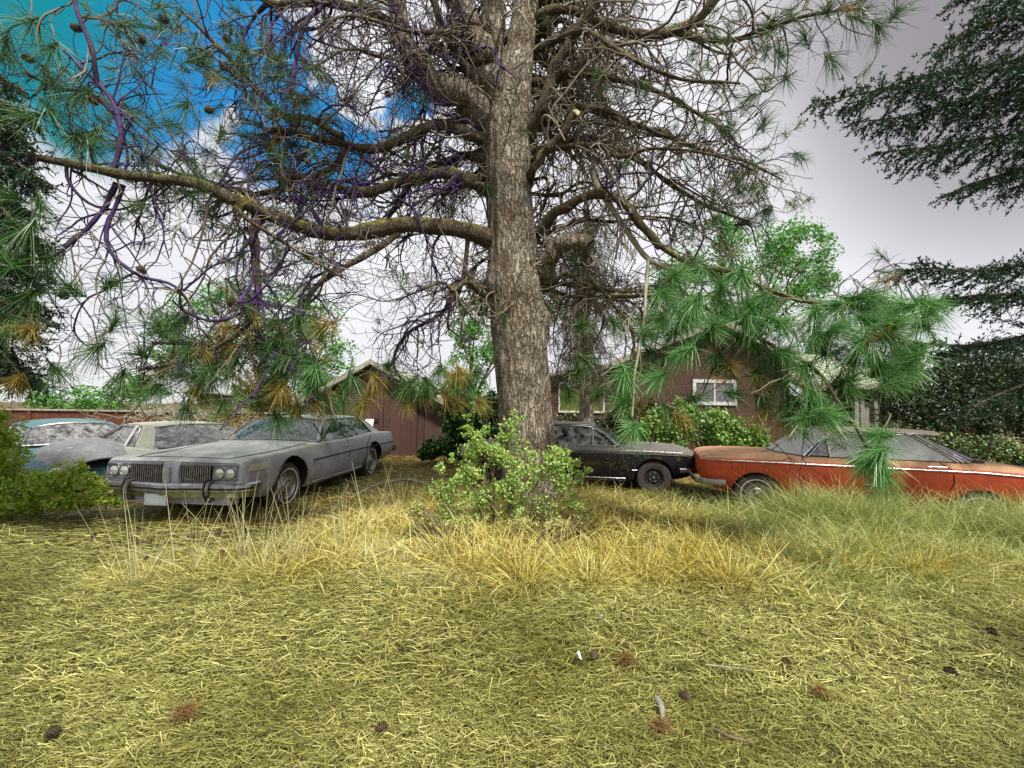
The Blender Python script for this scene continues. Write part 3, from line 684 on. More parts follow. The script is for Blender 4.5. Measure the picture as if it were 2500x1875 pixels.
# --- orange-red sedan (front to the left)
def orange_car():
    c = Car('orange_sedan', 'faded orange red sedan with flat overhanging roof, deep in grass behind pine sprays', 'car', (4.10, 7.74), R(162), z=.045)
    c.body([(-3.78, .42, .60, .70, .60, .60, .70, .50, .72, .73), (-3.60, .34, .70, .79, .66, .70, .775, .55, .78, .79), (-3.2, .27, .76, .835, .72, .77, .825, .62, .83, .84), (-2.74, .25, .77, .85, .735, .79, .85, .66, .865, .875),
            (-1.8, .22, .77, .855, .74, .80, .86, .70, .87, .875), (-.7, .22, .77, .855, .74, .80, .855, .70, .865, .885), (0, .25, .76, .85, .745, .80, .862, .64, .868, .885), (.4, .27, .74, .84, .745, .79, .855, .60, .86, .875), (.62, .31, .72, .82, .745, .765, .84, .58, .845, .855),
            (.74, .36, .68, .79, .74, .73, .815, .54, .82, .83), (.81, .48, .60, .73, .73, .68, .775, .48, .78, .785)], M['p_orange'], [(0, .23), (-2.74, .15)], .36)
    for x in (0, -2.74):
        for sg in (1, -1): c.wheel(x, sg*.71, .315, .17, 'hubcap', True, zc=.24 if x == 0 else .17)
    c.side_line('belt_moulding', [(.74, .752), (.5, .755), (0, .758), (-1.8, .752), (-2.74, .748), (-3.55, .70)], .012, M['chrome'])
    MB().tube([(.80, y, .75) for y in np.linspace(-.66, .66, 9)], .010, 6).build('nose_moulding', M['chrome'], c.root)
    for x0 in (-.62, -1.62): c.side_line('door_seam', [(x0, .84), (x0, .26)], .008, M['seam'], out=.001)
    c.side_line('door_seam', [(-2.30, .86), (-2.42, .76), (-2.44, .60), (-2.40, .50)], .006, M['seam'])
    c.side_line('door_handle', [(-1.40, .80), (-1.60, .80)], .013, M['chrome']); c.side_line('door_handle', [(-2.15, .80), (-2.36, .80)], .013, M['chrome'])
    c.side_line('bare_metal_scrape', [(-1.40, .49), (-1.44, .505), (-1.49, .50)], .010, M['white'], (1,))
    for sg in (1, -1):
        for yy in (.48, .62):
            lathe_x([(.001, .79), (.05, .785), (.075, .765), (.078, .72)], (0, sg*yy, .60), 'headlamp', M['lamp'], c.root)
            lathe_x([(.072, .74), (.078, .79), (.088, .785), (.092, .73)], (0, sg*yy, .60), 'headlamp_trim', M['chrome'], c.root)
    plan = [(.45, .86), (.70, .83), (.86, .70), (.90, .3), (.90, -.3), (.86, -.70), (.70, -.83), (.45, -.86)]
    MB().tube([(x, y, .40) for x, y in plan], .05, 8, flat=.5).build('front_bumper', M['dull_chrome'], c.root)
    MB().tube([(-3.86+.3*(abs(y)/.8)**3, y, .45) for y in np.linspace(-.82, .82, 11)], .05, 8, flat=.5).build('rear_bumper', M['dull_chrome'], c.root)
    # flat roof that runs out past the rear glass
    c.green([(-3.0, .72, .87), (-2.5, .78, .868), (-1.6, .79, .865), (-.62, .79, .865)], [(-2.42, .60, 1.235), (-2.2, .62, 1.25), (-1.7, .635, 1.262), (-1.3, .62, 1.262), (-1.08, .60, 1.245)], .045, .07, -.12, M['p_tanroof'], thick=.03)
    c.frame('pillar', [(-.64, .87), (-.84, 1.07), (-1.08, 1.235)], .018, M['chrome'])
    c.pane('quarter_window', [(-.72, .885), (-.98, .885), (-.98, 1.15), (-.90, 1.10)], M['g_smoke'])
    c.pane('side_window', [(-1.0, .875), (-1.60, .875), (-1.60, 1.228), (-1.16, 1.222), (-1.0, 1.16)], M['g_grey'])
    c.pane('side_window', [(-1.68, .875), (-2.50, .875), (-2.05, 1.215), (-1.68, 1.228)], M['g_grey'])
    c.frame('window_divider', [(-.99, .87), (-.99, 1.165)], .010, M['chrome']); c.frame('middle_pillar', [(-1.635, .87), (-1.635, 1.235)], .022, M['chrome'])
    c.frame('window_frame', [(-1.61, .875), (-1.61, 1.22)], .006, M['seam']); c.frame('window_frame', [(-1.665, .875), (-1.665, 1.22)], .006, M['seam'])
    c.frame('window_frame', [(-.70, .87), (-.93, 1.11), (-1.12, 1.222), (-1.6, 1.232), (-2.05, 1.222), (-2.52, .872)], .011, M['chrome'])
    c.frame('rear_pillar', [(-2.10, 1.232), (-2.58, .872)], .016, M['white']); c.frame('rear_pillar', [(-2.15, 1.232), (-2.64, .872)], .010, M['chrome'])
    c.frame('drip_rail', [(-1.06, 1.245), (-1.35, 1.256), (-1.8, 1.254), (-2.40, 1.232)], .011, M['chrome'])
    # wrap-round rear glass under the overhang
    rows = []
    for t in np.linspace(0, 1, 6):
        row = []
        for a in np.linspace(-1, 1, 15):
            w_ = .76*(1-t)+.585*t; xb = -2.62*(1-t)+(-2.17)*t; dep = .42*(1-t)+.16*t
            row.append((xb-dep*(1-abs(a)**2.6), w_*a, .875+t*.355))
        rows.append(row)
    MB().grid(rows, (.006, 0, 0)).build('rear_window', M['g_dark'], c.root)
    MB().tube([Vector(p)+Vector((-.004, 0, .004)) for p in rows[0]], .010, 6).build('rear_glass_trim', M['chrome'], c.root)
    MB().tube([r_[-1] for r_ in rows], .008, 6).build('rear_glass_trim', M['chrome'], c.root)
    c.screen('windscreen', (-.64, .765, .87), (-.34, .892), True, M['g_grey'], M['dull_chrome'], .010, bulge=.05)
    c.box('interior', M['interior'], -2.85, -.8, -.70, .70, .865, .90)
    c.seats((-1.55, -2.3), .88, .58, simple('pale_seat_vinyl', (.34, .34, .32), .8), .17); c.steering(-1.1, .33, .95)
    MB().tube([(.22, .60, .848), (.20, .66, .846), (.14, .68, .845), (.10, .64, .846), (.12, .58, .848)], .006, 4).build('hood_wire', M['seam'], c.root)
    return c
orange_car()

# --- cream coupe seen from behind
def cream_car():
    c = Car('cream_coupe', 'cream coupe speckled with lichen, parked between the silver and the teal car', 'car', (-8.35, 9.75), R(151), z=-.16)
    c.body([(-4.35, .36, .80, .90, .60, .82, .86, .72, .87, .87), (-4.1, .30, .86, .95, .60, .86, .90, .76, .91, .92), (-3.0, .25, .90, .975, .60, .88, .94, .80, .95, .95), (-1.2, .23, .90, .97, .60, .89, .93, .80, .935, .94),
            (-.2, .25, .90, .97, .60, .89, .91, .78, .92, .96), (.6, .30, .88, .95, .60, .87, .88, .74, .88, .91), (.92, .36, .84, .92, .58, .84, .84, .70, .84, .86)], M['p_cream'], [(0, .34), (-2.95, .34)], .40)
    for x in (0, -2.95):
        for sg in (1, -1): c.wheel(x, sg*.80, .34, .19, 'hubcap', True)
    c.box('rear_bumper', M['chrome'], -4.50, -4.33, -.92, .92, .44, .56); c.box('front_bumper', M['chrome'], .90, 1.05, -.92, .92, .44, .56)
    c.green([(-3.55, .78, .945), (-2.4, .84, .945), (-1.2, .85, .94), (-.70, .85, .94)], [(-2.62, .64, 1.31), (-2.3, .65, 1.33), (-1.8, .65, 1.335), (-1.35, .63, 1.31)], .04, .10, -.05, M['p_cream'])
    c.frame('pillar', [(-.72, .95), (-1.35, 1.30)], .022, M['dull_chrome'])
    c.panel('middle_pillar', [(-1.98, .945), (-2.09, .945), (-2.06, 1.31), (-1.98, 1.31)], M['white'], out=.006)
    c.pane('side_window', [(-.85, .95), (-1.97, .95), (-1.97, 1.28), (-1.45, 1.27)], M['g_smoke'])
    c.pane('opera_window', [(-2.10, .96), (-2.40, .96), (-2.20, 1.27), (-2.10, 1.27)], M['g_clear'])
    c.frame('window_frame', [(-2.10, .96), (-2.40, .96), (-2.20, 1.27), (-2.10, 1.27)], .010, M['chrome'], closed=True)
    c.frame('window_frame', [(-.80, .95), (-1.97, .95), (-1.97, 1.29), (-1.42, 1.29)], .010, M['chrome'], closed=True)
    c.panel('rear_pillar', [(-2.24, 1.31), (-2.60, 1.31), (-2.98, .95), (-2.43, .95)], M['p_cream'], thick=.05, out=.006)
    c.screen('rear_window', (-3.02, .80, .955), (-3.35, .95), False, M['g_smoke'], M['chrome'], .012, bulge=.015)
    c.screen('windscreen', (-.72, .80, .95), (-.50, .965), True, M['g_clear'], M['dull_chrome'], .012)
    c.box('interior', M['interior'], -3.4, -.9, -.76, .76, .94, .98)
    c.seats((-1.75, -2.25), .95, .60, M['interior_blue'], .17)
    c.side_line('door_handle', [(-1.8, .82), (-1.98, .82)], .014, M['chrome']); c.side_line('door_seam', [(-2.05, .90), (-2.05, .32)], .005, M['seam'])
cream_car()

# --- rounded old teal sedan, grey hood
def teal_car():
    c = Car('teal_sedan', 'old rounded sedan with teal roof and grey hood, half buried in green vines', 'car', (-7.45, 7.95), R(-33), z=-.26)
    c.body([(-4.0, .40, .60, .72, .62, .62, .80, .50, .84, .86), (-3.6, .34, .76, .86, .66, .78, .93, .62, .98, 1.0), (-2.7, .28, .82, .90, .66, .82, .98, .70, 1.03, 1.05), (-1.2, .26, .82, .90, .66, .82, .98, .74, 1.02, 1.04),
            (-.5, .26, .82, .90, .66, .80, .94, .66, .98, 1.04), (.3, .32, .78, .88, .62, .74, .84, .52, .80, .84), (.75, .42, .66, .78, .60, .62, .74, .40, .68, .70)], M['p_teal'], [(0, .34), (-2.75, .34)], .40)
    for x in (0, -2.75):
        for sg in (1, -1): c.wheel(x, sg*.74, .34, .18, 'bare')
    # domed grey hood
    rows = []
    for t in np.linspace(0, 1, 14):
        x = -.55+1.35*t; w_ = .74-.10*t**3; top = 1.17-.10*t**2-.16*t**5
        rows.append([(x-.06*(u*u), w_*u, top-(.27+.03*t)*abs(u)**2.3) for u in np.linspace(-1, 1, 17)])
    MB().grid(rows, (0, 0, -.02)).build('hood', M['p_grey'], c.root)['label'] = 'dull grey domed hood'
    MB().tube([(-3.95+.25*(abs(y)/.8)**3, y, .5) for y in np.linspace(-.84, .84, 11)], .06, 8, flat=.5).build('rear_bumper', M['dull_chrome'], c.root)
    MB().tube([(.90-.25*(abs(y)/.8)**3, y, .5) for y in np.linspace(-.84, .84, 11)], .06, 8, flat=.5).build('front_bumper', M['dull_chrome'], c.root)
    for sg in (1, -1): lathe_x([(.001, .82), (.07, .80), (.09, .76)], (0, sg*.62, .70), 'headlamp', M['lamp'], c.root)
    c.green([(-3.3, .70, 1.04), (-2.6, .80, 1.04), (-1.2, .82, 1.03), (-.72, .80, 1.04)], [(-3.0, .52, 1.30), (-2.6, .62, 1.37), (-2.0, .66, 1.40), (-1.5, .65, 1.39), (-1.15, .60, 1.35)], .09, .12, -.12, M['p_teal'])
    for xx in ((-.74, 1.04, -1.15, 1.35), (-1.95, 1.04, -1.95, 1.39)): c.frame('pillar', [(xx[0], xx[1]), (xx[2], xx[3])], .022, M['p_teal'])
    c.panel('rear_pillar', [(-2.72, 1.35), (-3.02, 1.29), (-3.28, 1.04), (-2.82, 1.04)], M['p_teal'], thick=.05, out=.006)
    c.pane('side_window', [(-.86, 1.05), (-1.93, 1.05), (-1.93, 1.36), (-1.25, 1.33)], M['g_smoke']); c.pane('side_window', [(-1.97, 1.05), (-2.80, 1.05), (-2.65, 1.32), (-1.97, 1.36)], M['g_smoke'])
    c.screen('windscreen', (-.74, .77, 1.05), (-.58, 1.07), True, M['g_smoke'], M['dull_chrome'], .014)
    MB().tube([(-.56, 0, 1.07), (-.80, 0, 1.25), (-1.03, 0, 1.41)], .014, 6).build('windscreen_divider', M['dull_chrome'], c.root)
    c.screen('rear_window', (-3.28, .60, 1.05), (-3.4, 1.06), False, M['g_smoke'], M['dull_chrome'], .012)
    c.box('interior', M['interior'], -3.1, -.95, -.70, .70, 1.03, 1.06); c.seats((-1.9, -2.7), 1.05, .60, M['interior'], .20)
teal_car()
#@@PART2
# ------------------------------------------------------------------ buildings, fence
def siding(name, c1, c2, period, horiz=True, gap=.06):
    """boards with dark joints; the joints follow real board spacing"""
    m, N, L, B = mat_new(name); B.inputs['Roughness'].default_value = .85
    tc = N.new('ShaderNodeTexCoord').outputs['Object']; sx = N.new('ShaderNodeSeparateXYZ'); L.new(tc, sx.inputs[0])
    q = mul(N, L, sx.outputs[2 if horiz else 0], 1/period); fr = mul(N, L, q, 0., 'FRACT')
    fl = mul(N, L, q, 0., 'FLOOR'); wn = N.new('ShaderNodeTexWhiteNoise'); wn.noise_dimensions = '1D'; L.new(fl, wn.inputs['W'])
    st = (.6, 1, 6) if horiz else (6, 1, .5)
    c = mx(N, L, rng_(N, L, noise(N, L, tc, 4, 6, .7, stretch=st), .35, .7), c1, c2)
    c = mx(N, L, mul(N, L, wn.outputs['Value'], .35), c, tuple(k*.5 for k in c1))
    j = rng_(N, L, fr, 0, gap, 1, 0); c = mx(N, L, j, c, tuple(k*.15 for k in c1))
    L.new(c, B.inputs['Base Color']); bump(N, L, B, mul(N, L, fr, noise(N, L, tc, 20, 3), 'ADD'), .5, .02); return m
M['brown_lap'] = siding('brown_lap_siding', (.070, .031, .022), (.10, .050, .035), .30)
M['brown_board'] = siding('brown_board_siding', (.072, .032, .024), (.10, .050, .038), .33, False, .05)
M['fence'] = siding('red_brown_fence_boards', (.14, .040, .018), (.09, .030, .015), .15, False, .10)
M['shingle'] = siding('mossy_roof_shingles', (.26, .30, .20), (.38, .40, .30), .14)
M['tan'] = siding('tan_boards', (.26, .20, .09), (.16, .12, .06), .25)
M['greywood'] = simple('weathered_grey_wood', (.34, .33, .29), .9, 0, (.18, .16, .13), 9, .3, 30, (5, 5, .5))
M['roof_edge'] = simple('pale_roof_edge', (.42, .40, .34), .8, 0, (.26, .24, .19), 7)
M['pane'] = glass('house_window_glass', (.25, .28, .28), .25, (.45, .50, .50))
M['pane_dark'] = glass('dark_window_glass', (.10, .09, .08), .10, (.12, .11, .08))
M['curtain'] = simple('pale_curtain', (.50, .55, .56), .9, 0, (.22, .26, .26), 5, stretch=(5, 5, .6))
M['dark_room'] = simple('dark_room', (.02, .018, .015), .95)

def XZ(D):
    return (lambda dx: P(dx, 860, D).x), (lambda dx, dy: P(dx, dy, D).z)
def window(parent, x0, x1, z0, z1, y, fmat, pmat, fw=.09, bars=1, backing=None):
    """frame proud of the wall plane y, glass set back"""
    f = MB()
    f.box(x0-fw, x1+fw, y-.05, y+.02, z1, z1+fw); f.box(x0-fw, x1+fw, y-.06, y+.02, z0-fw, z0)
    f.box(x0-fw, x0, y-.047, y+.02, z0, z1); f.box(x1, x1+fw, y-.047, y+.02, z0, z1)
    if bars:
        for i in range(bars): xm = x0+(x1-x0)*(i+1)/(bars+1); f.box(xm-.025, xm+.025, y-.035, y+.02, z0, z1)
    fo = f.build('window', fmat, parent, smooth=False)
    MB().box(x0, x1, y-.012, y-.006, z0, z1).build('pane', pmat, fo, smooth=False)
    if backing: MB().box(x0, x1, y-.002, y+.012, z0, z1).build('curtain', backing, fo, smooth=False)
    return fo
def house():
    D = 14.5; hx, hz = XZ(D); y0 = P(1500, 860, D).y; y1 = y0+7
    t = thing('brown_house', 'brown lap-sided house with gable, white window frames and mossy roof', 'house', (hx(1550), y0, 0)); ox, oy = hx(1550), y0
    xl, xr, xp = hx(1345)-ox, hx(1706)-ox, hx(1550)-ox; zl, zr, zp = hz(1345, 784), hz(1706, 778), hz(1550, 700); zl = zr = (zl+zr)/2
    MB().prism([(xl, 0, -.1), (xr, 0, -.1), (xr, 0, zr), (xp, 0, zp), (xl, 0, zl)], (0, 7, 0)).build('wall', M['brown_lap'], t, smooth=False)
    for a, b, za, zb in ((xl, xp, zl, zp), (xp, xr, zp, zr)):
        ov = .45; dx = (b-a); sl = (zb-za)/dx
        if a == xl: a2, za2, b2, zb2 = a-ov, za-ov*sl, b, zb
        else: a2, za2, b2, zb2 = a, za, b+ov, zb+ov*sl
        MB().prism([(a2, -.4, za2+.02), (b2, -.4, zb2+.02), (b2, -.4, zb2+.10), (a2, -.4, za2+.10)], (0, 7.8, 0)).build('roof', M['shingle'], t, smooth=False)
        MB().prism([(a2, -.43, za2-.06), (b2, -.43, zb2-.06), (b2, -.43, zb2+.13), (a2, -.43, za2+.13)], (0, .029, 0)).build('fascia', M['roof_edge'], t, smooth=False)
    # lean-to on the left
    xq = hx(1190)-ox; zq0, zq1 = hz(1200, 815), hz(1345, 788)
    MB().prism([(xq, .30, -.1), (xl-.002, .30, -.1), (xl-.002, .30, zq1-.05), (xq, .30, zq0-.05)], (0, 5, 0)).build('side_wing_wall', M['brown_lap'], t, smooth=False)
    MB().prism([(xq-.3, -.05, zq0-.02), (xl-.003, -.05, zq1-.02), (xl-.003, -.05, zq1+.10), (xq-.3, -.05, zq0+.10)], (0, 5.4, 0)).build('side_wing_roof', M['roof_edge'], t, smooth=False)
    wx0, wx1 = hx(1503)-ox, hx(1583)-ox
    window(t, wx0, wx1, hz(1540, 868), hz(1540, 827), 0, M['white'], M['pane'], .11, 1, M['curtain'])
    window(t, hx(1212)-ox, hx(1306)-ox, hz(1260, 888), hz(1260, 829), .30, M['white'], simple('yellow_reflection_pane', (.17, .18, .03), .5, 0, (.05, .08, .02), 3), .06, 0)  # yellow-green reflection painted into an opaque pane colour
    MB().box(hx(1688)-ox, hx(1698)-ox, -.09, -.001, hz(1693, 903), hz(1693, 886)).build('meter_box', M['white'], t, smooth=False)
    MB().tube([(hx(1693)-ox, -.03, hz(1693, 886)), (hx(1693)-ox, -.03, zr-.1)], .02, 6).build('conduit', M['greywood'], t)
    # right wing: shingled roof sloping to the eave, posts, dark opening
    ra, rb = xr+.03, hx(1990)-ox; ze, zt = hz(1850, 832), hz(1750, 768)
    MB().add([(ra, -.3, ze), (rb, -.3, ze), (rb-1.0, 3.2, zt+.45), (ra, 3.2, zt+.45), (ra, -.3, ze-.07), (rb, -.3, ze-.07), (rb-1.0, 3.2, zt+.38), (ra, 3.2, zt+.38)],
             [(0, 1, 2, 3), (4, 7, 6, 5), (0, 4, 5, 1), (1, 5, 6, 2), (2, 6, 7, 3), (3, 7, 4, 0)]).build('wing_roof', M['shingle'], t, smooth=False)
    MB().box(ra, rb, -.34, -.302, ze-.13, ze+.01).build('gutter', M['roof_edge'], t, smooth=False)
    MB().box(hx(1872)-ox, rb-.2, .9, 3.0, -.1, ze-.08).build('wing_wall', M['brown_lap'], t, smooth=False)
    for dx in (1846, 1858, 1888): MB().box(hx(dx)-ox-.07, hx(dx)-ox+.06, -.1, .03, 0, ze-.072).build('porch_post', M['greywood'], t, smooth=False)
    f = MB().box(hx(1892)-ox, hx(1975)-ox, -.08, .02, hz(1930, 846), hz(1930, 840)).build('porch_beam', M['greywood'], t, smooth=False)
    MB().box(hx(1860)-ox, hx(1886)-ox, .03, .06, .2, hz(1870, 868)).build('porch_boards', M['greywood'], t, smooth=False)
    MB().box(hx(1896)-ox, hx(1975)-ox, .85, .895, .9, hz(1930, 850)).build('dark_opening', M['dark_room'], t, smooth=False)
house()
def shed():
    D = 13.4; hx, hz = XZ(D); y0 = P(850, 860, D).y; ox = hx(820)
    t = thing('brown_shed', 'brown wooden shed with double board doors and low gable', 'shed', (ox, y0, 0))
    xl, xr, xp = hx(690)-ox, hx(957)-ox, hx(806)-ox
    ze = hz(957, 868); zp = hz(806, 784)
    zl = hz(690, 852)
    MB().prism([(xl, 0, -.1), (xr, 0, -.1), (xr, 0, ze-.05), (xp, 0, zp-.10), (xl, 0, zl-.06)], (0, 5, 0)).build('wall', M['brown_board'], t, smooth=False)
    def slope(a, za, b, zb, nm):
        MB().prism([(a, -.35, za), (b, -.35, zb), (b, -.35, zb+.07), (a, -.35, za+.07)], (0, 5.6, 0)).build('roof', M['shingle'], t, smooth=False)
        MB().prism([(a, -.38, za-.06), (b, -.38, zb-.06), (b, -.38, zb+.09), (a, -.38, za+.09)], (0, .028, 0)).build('fascia', M['roof_edge'], t, smooth=False)
    sl = (zp-zl)/(xp-xl); slope(xl-.45, zl-.45*sl, xp, zp, ''); s2 = (ze-zp)/(xr-xp); slope(xp, zp, xr+.3, ze+.3*s2, '')
    zh = hz(850, 851)
    MB().box(xl-.02, xr-.03, -.05, -.002, zh, zh+.08).build('door_track', M['brown_lap'], t, smooth=False)
    for a, b in ((hx(730)-ox, hx(829)-ox), (hx(831)-ox, hx(902)-ox)):
        d = MB().box(a, b, -.045, -.003, .05, zh-.01).build('door', M['brown_board'], t, smooth=False)
        if a < hx(800)-ox:
            MB().box(b-.24, b-.12, -.075, -.046, hz(813, 912), hz(813, 902)).build('latch', M['black'], d, smooth=False)
    for dx in (903, 918): MB().box(hx(dx)-ox-.012, hx(dx)-ox+.012, -.012, -.001, 0, zh).build('board_joint', M['seam'], t, smooth=False)
    b = MB().prism([(-.13, -.03, 0), (.13, -.03, 0), (.13, .12, .36), (-.13, .12, .36)], (0, .015, .006)).build('white_board', M['white'], None, smooth=False)
    b.location = P(795, 932, 13.15); tag(b, 'small white board leaning against the shed door', 'board')
shed()
def fence():
    D = 12.8; hx, hz = XZ(D); x0, x1 = hx(-60), hx(700); y0 = P(300, 880, D).y; zt = hz(200, 886)
    t = thing('board_fence', 'red brown board fence with pale cap behind the old cars', 'fence', (x0, y0, 0))
    w = x1-x0
    MB().box(0, w, 0, .03, 0, zt-.03).build('boards', M['fence'], t, smooth=False)
    MB().box(-.02, w, -.05, .07, zt-.03, zt+.01).build('cap', M['roof_edge'], t, smooth=False)
    for i in range(7): MB().box(i*w/6-.05, i*w/6+.05, -.045, -.001, 0, zt-.031).build('post', M['fence'], t, smooth=False)
    s = thing('tan_shed', 'low tan board shed behind the red fence', 'shed', (hx(385), y0+1.6, 0)); a = hx(430)-hx(340)
    MB().box(-a/2, a/2+.6, 0, 2, 0, hz(380, 850)).build('wall', M['tan'], s, smooth=False)
    MB().box(-a/2-.15, a/2+.75, -.2, 2.2, hz(380, 850), hz(380, 845)).build('roof', M['roof_edge'], s, smooth=False)
fence()

# ------------------------------------------------------------------ the big pine
M['bark'] = bark('pine_bark', (.36, .28, .20), (.52, .44, .34), (.72, .67, .55), 1., .35)
M['limb'] = bark('mossy_limb_bark', (.15, .10, .06), (.25, .185, .115), (.40, .34, .22), 1.7, 1.)
def twigmat(name, a, b, pale=.5):
    m, N, L, B = mat_new(name); B.inputs['Roughness'].default_value = .85
    tc = N.new('ShaderNodeTexCoord').outputs['Object']; c = mx(N, L, rng_(N, L, noise(N, L, tc, 2.0, 4), .4, .6), a, b)
    g = N.new('ShaderNodeNewGeometry'); c = mx(N, L, mul(N, L, g.outputs['Random Per Island'], pale), c, (.24, .20, .15)); L.new(c, B.inputs['Base Color']); return m
M['twig'] = twigmat('dead_twigs', (.075, .052, .036), (.15, .12, .085))
M['twig_violet'] = twigmat('violet_fringed_twigs', (.040, .009, .12), (.030, .016, .055), .15)  # violet tint stands in for the colour fringe of backlit twigs
M['twig_pale'] = simple('pale_bare_twigs', (.36, .33, .25), .8, 0, (.22, .19, .12), 6)
M['needle'] = leafmat('pine_needles', [(.020, .075, .016), (.05, .15, .03), (.13, .22, .06), (.035, .11, .04)], .4, .2)
M['needle_lit'] = leafmat('lit_pine_needles', [(.04, .17, .03), (.11, .33, .07), (.30, .48, .20), (.07, .26, .06)], .35, .3)  # copy of the needles with sunlit look and highlights in its colour
M['needle_dry'] = leafmat('dry_pine_needles', [(.26, .17, .03), (.44, .30, .05), (.32, .28, .09), (.14, .12, .04)], .6, .3)
M['cone'] = simple('pine_cone', (.045, .026, .018), .8, 0, (.12, .075, .04), 60)

PX = 954.7
pine = thing('big_pine', 'huge old pine with thick grey trunk and twisted dead branches', 'pine tree', (.28, 6.5, 0))
PB = Vector((.28, 6.5, 0))
class Rel(NB):
    """arrays relative to the pine's base"""
    def build(s, name, mat, parent=pine, smooth=False, base=PB):
        V = np.concatenate(s.V)-np.array(base); return np_mesh(name, V, np.concatenate(s.Q), mat, parent, smooth)
def smooth_path(pts, n=5): return catmull(np.array([tuple(p) for p in pts]), n)
def trunk():
    # (dx, dy, half width px)
    prof = [(1160, 1250, 100), (1158, 1180, 84), (1150, 1110, 70), (1146, 1040, 62), (1140, 960, 58.5), (1133, 880, 57), (1127, 800, 57), (1120, 720, 58), (1115, 640, 57), (1110, 560, 54), (1104, 480, 50), (1098, 400, 49), (1097, 320, 50), (1097, 250, 50),
            (1110, 180, 38), (1124, 100, 29), (1136, 0, 26), (1138, -120, 24), (1100, -300, 24), (1102, -500, 16), (1103, -700, 8)]
    c = smooth_path([P(a, b, 6.5) for a, b, w in prof], 9); r = np.interp(np.linspace(0, len(prof)-1, len(c)), np.arange(len(prof)), [w/PX*6.5 for a, b, w in prof])
    c[0, 2] = -.15; k = 96; V = []; th = np.arange(k)*2*PI/k
    for p, rr in zip(c, r):
        z = p[2]
        flare = 1+.10*np.exp(-max(z-.1, 0)/.35)*np.sin(5*th+.7)
        rid = 1+.018*np.sin(th*17+2.2*np.sin(z*2.1))+.014*np.sin(th*29+3*np.sin(z*3.3+1))+.022*np.sin(th*3+z*1.3)+.012*np.sin(th*7-z*2.2)
        knots = 0
        rad = rr*flare*rid
        for kz, ka, kh, ks in ((2.05, -1.4, .05, .16), (1.2, -1.1, .05, .14), (3.3, -1.2, .07, .17), (2.9, -.3, .10, .16), (4.1, -1.0, .06, .14), (3.35, 3.5, .07, .2), (4.9, -1.7, .06, .2), (1.62, -2.0, .035, .12)):
            d = (th-ka+PI) % (2*PI)-PI; rad = rad+kh*np.exp(-((d*rr/ks)**2+((z-kz)/ks)**2))
        V.append(np.stack([p[0]+rad*np.cos(th), p[1]+rad*np.sin(th), np.full(k, z)], -1))
    V = np.array(V)-np.array(PB); n = len(V); i = np.arange(n-1)[:, None]*k; j = np.arange(k)[None, :]
    np_mesh('trunk', V, np.stack([i+j, i+(j+1) % k, i+k+(j+1) % k, i+k+j], -1), M['bark'], pine, True)
trunk()

def wander(p, d, L_, n, curl, droop, up_end=0.):
    pts = [np.array(p, float)]; d = np.array(d, float); d /= np.linalg.norm(d)+1e-9; st = L_/n; ax = RNG.normal(size=3); ax /= np.linalg.norm(ax)
    for i in range(n):
        t = i/n; d = d+np.cross(ax, d)*curl+RNG.normal(size=3)*.16+np.array((0, 0, -droop+up_end*max(0, t-.5)*2)); d /= np.linalg.norm(d)
        if RNG.random() < .16: ax = -ax
        pts.append(pts[-1]+d*st)
    return np.array(pts)
LIMBS = []   # world polylines with radii, for the twigs to grow from
def limb(pts, r0, r1, mat='limb', k=12, name='limb', knots=True, grow=1.0, sub=5):
    """pts: (dx, dy, D); radii in picture units at 2212 wide"""
    c = smooth_path([P(*p) for p in pts], sub); n = len(c)
    D = np.interp(np.linspace(0, len(pts)-1, n), np.arange(len(pts)), [p[2] for p in pts])
    t = np.linspace(0, 1, n); r = (r0*(1-t)+r1*t)/PX*D*(.88 if mat == 'limb' else 1)
    r = r*(1+.09*np.sin(t*31+pts[0][0])+.06*np.sin(t*57))
    c = c+np.stack([np.sin(t*23+1), np.sin(t*19), np.sin(t*27+2)], -1)*(r*.22)[:, None]
    b = Rel(); b.tube(c, r, k, .06 if k > 8 else .03); b.build(name, M[mat], smooth=True)
    LIMBS.append((c, r, grow))
T = 6.5
limb([(1075, 530, T), (1000, 492, 6.2), (900, 487, 6.0), (800, 502, 5.8), (720, 503, 5.6), (640, 486, 5.4), (560, 456, 5.2), (500, 428, 5.0), (420, 398, 4.9), (330, 384, 4.8), (240, 372, 4.7), (120, 350, 4.6), (-20, 320, 4.5)], 22, 8, grow=1.3)
limb([(1070, 425, T), (1010, 388, 6.3), (940, 376, 6.1), (870, 394, 6.0), (790, 414, 5.9), (710, 406, 5.8), (650, 386, 5.7), (600, 392, 5.6)], 15, 9)
limb([(650, 388, 5.7), (560, 420, 5.7), (480, 400, 5.8), (380, 372, 5.9), (250, 300, 6.0)], 8, 3)
limb([(650, 392, 5.7), (590, 340, 5.8), (575, 280, 5.9)], 7, 4)
limb([(1065, 312, T), (1000, 282, 6.2), (930, 272, 6.1), (870, 302, 6.0), (800, 322, 5.9), (720, 306, 5.8), (640, 288, 5.7), (570, 285, 5.6)], 15, 7)
limb([(745, 322, 5.85), (720, 360, 5.8), (660, 390, 5.7)], 9, 6)
limb([(740, 300, 5.8), (680, 260, 5.7), (615, 248, 5.7), (560, 200, 5.6), (500, 130, 5.5), (430, 60, 5.4), (390, 20, 5.4)], 9, 3)
limb([(1060, 345, T), (1010, 338, 6.8), (950, 352, 7.0), (900, 380, 7.3), (860, 440, 7.5), (840, 470, 7.6)], 12, 5)
limb([(1085, 262, T), (1020, 222, 6.2), (960, 190, 6.0), (905, 150, 5.9), (875, 95, 5.8), (858, 40, 5.7), (850, -40, 5.6)], 31, 19, 'bark', 16)
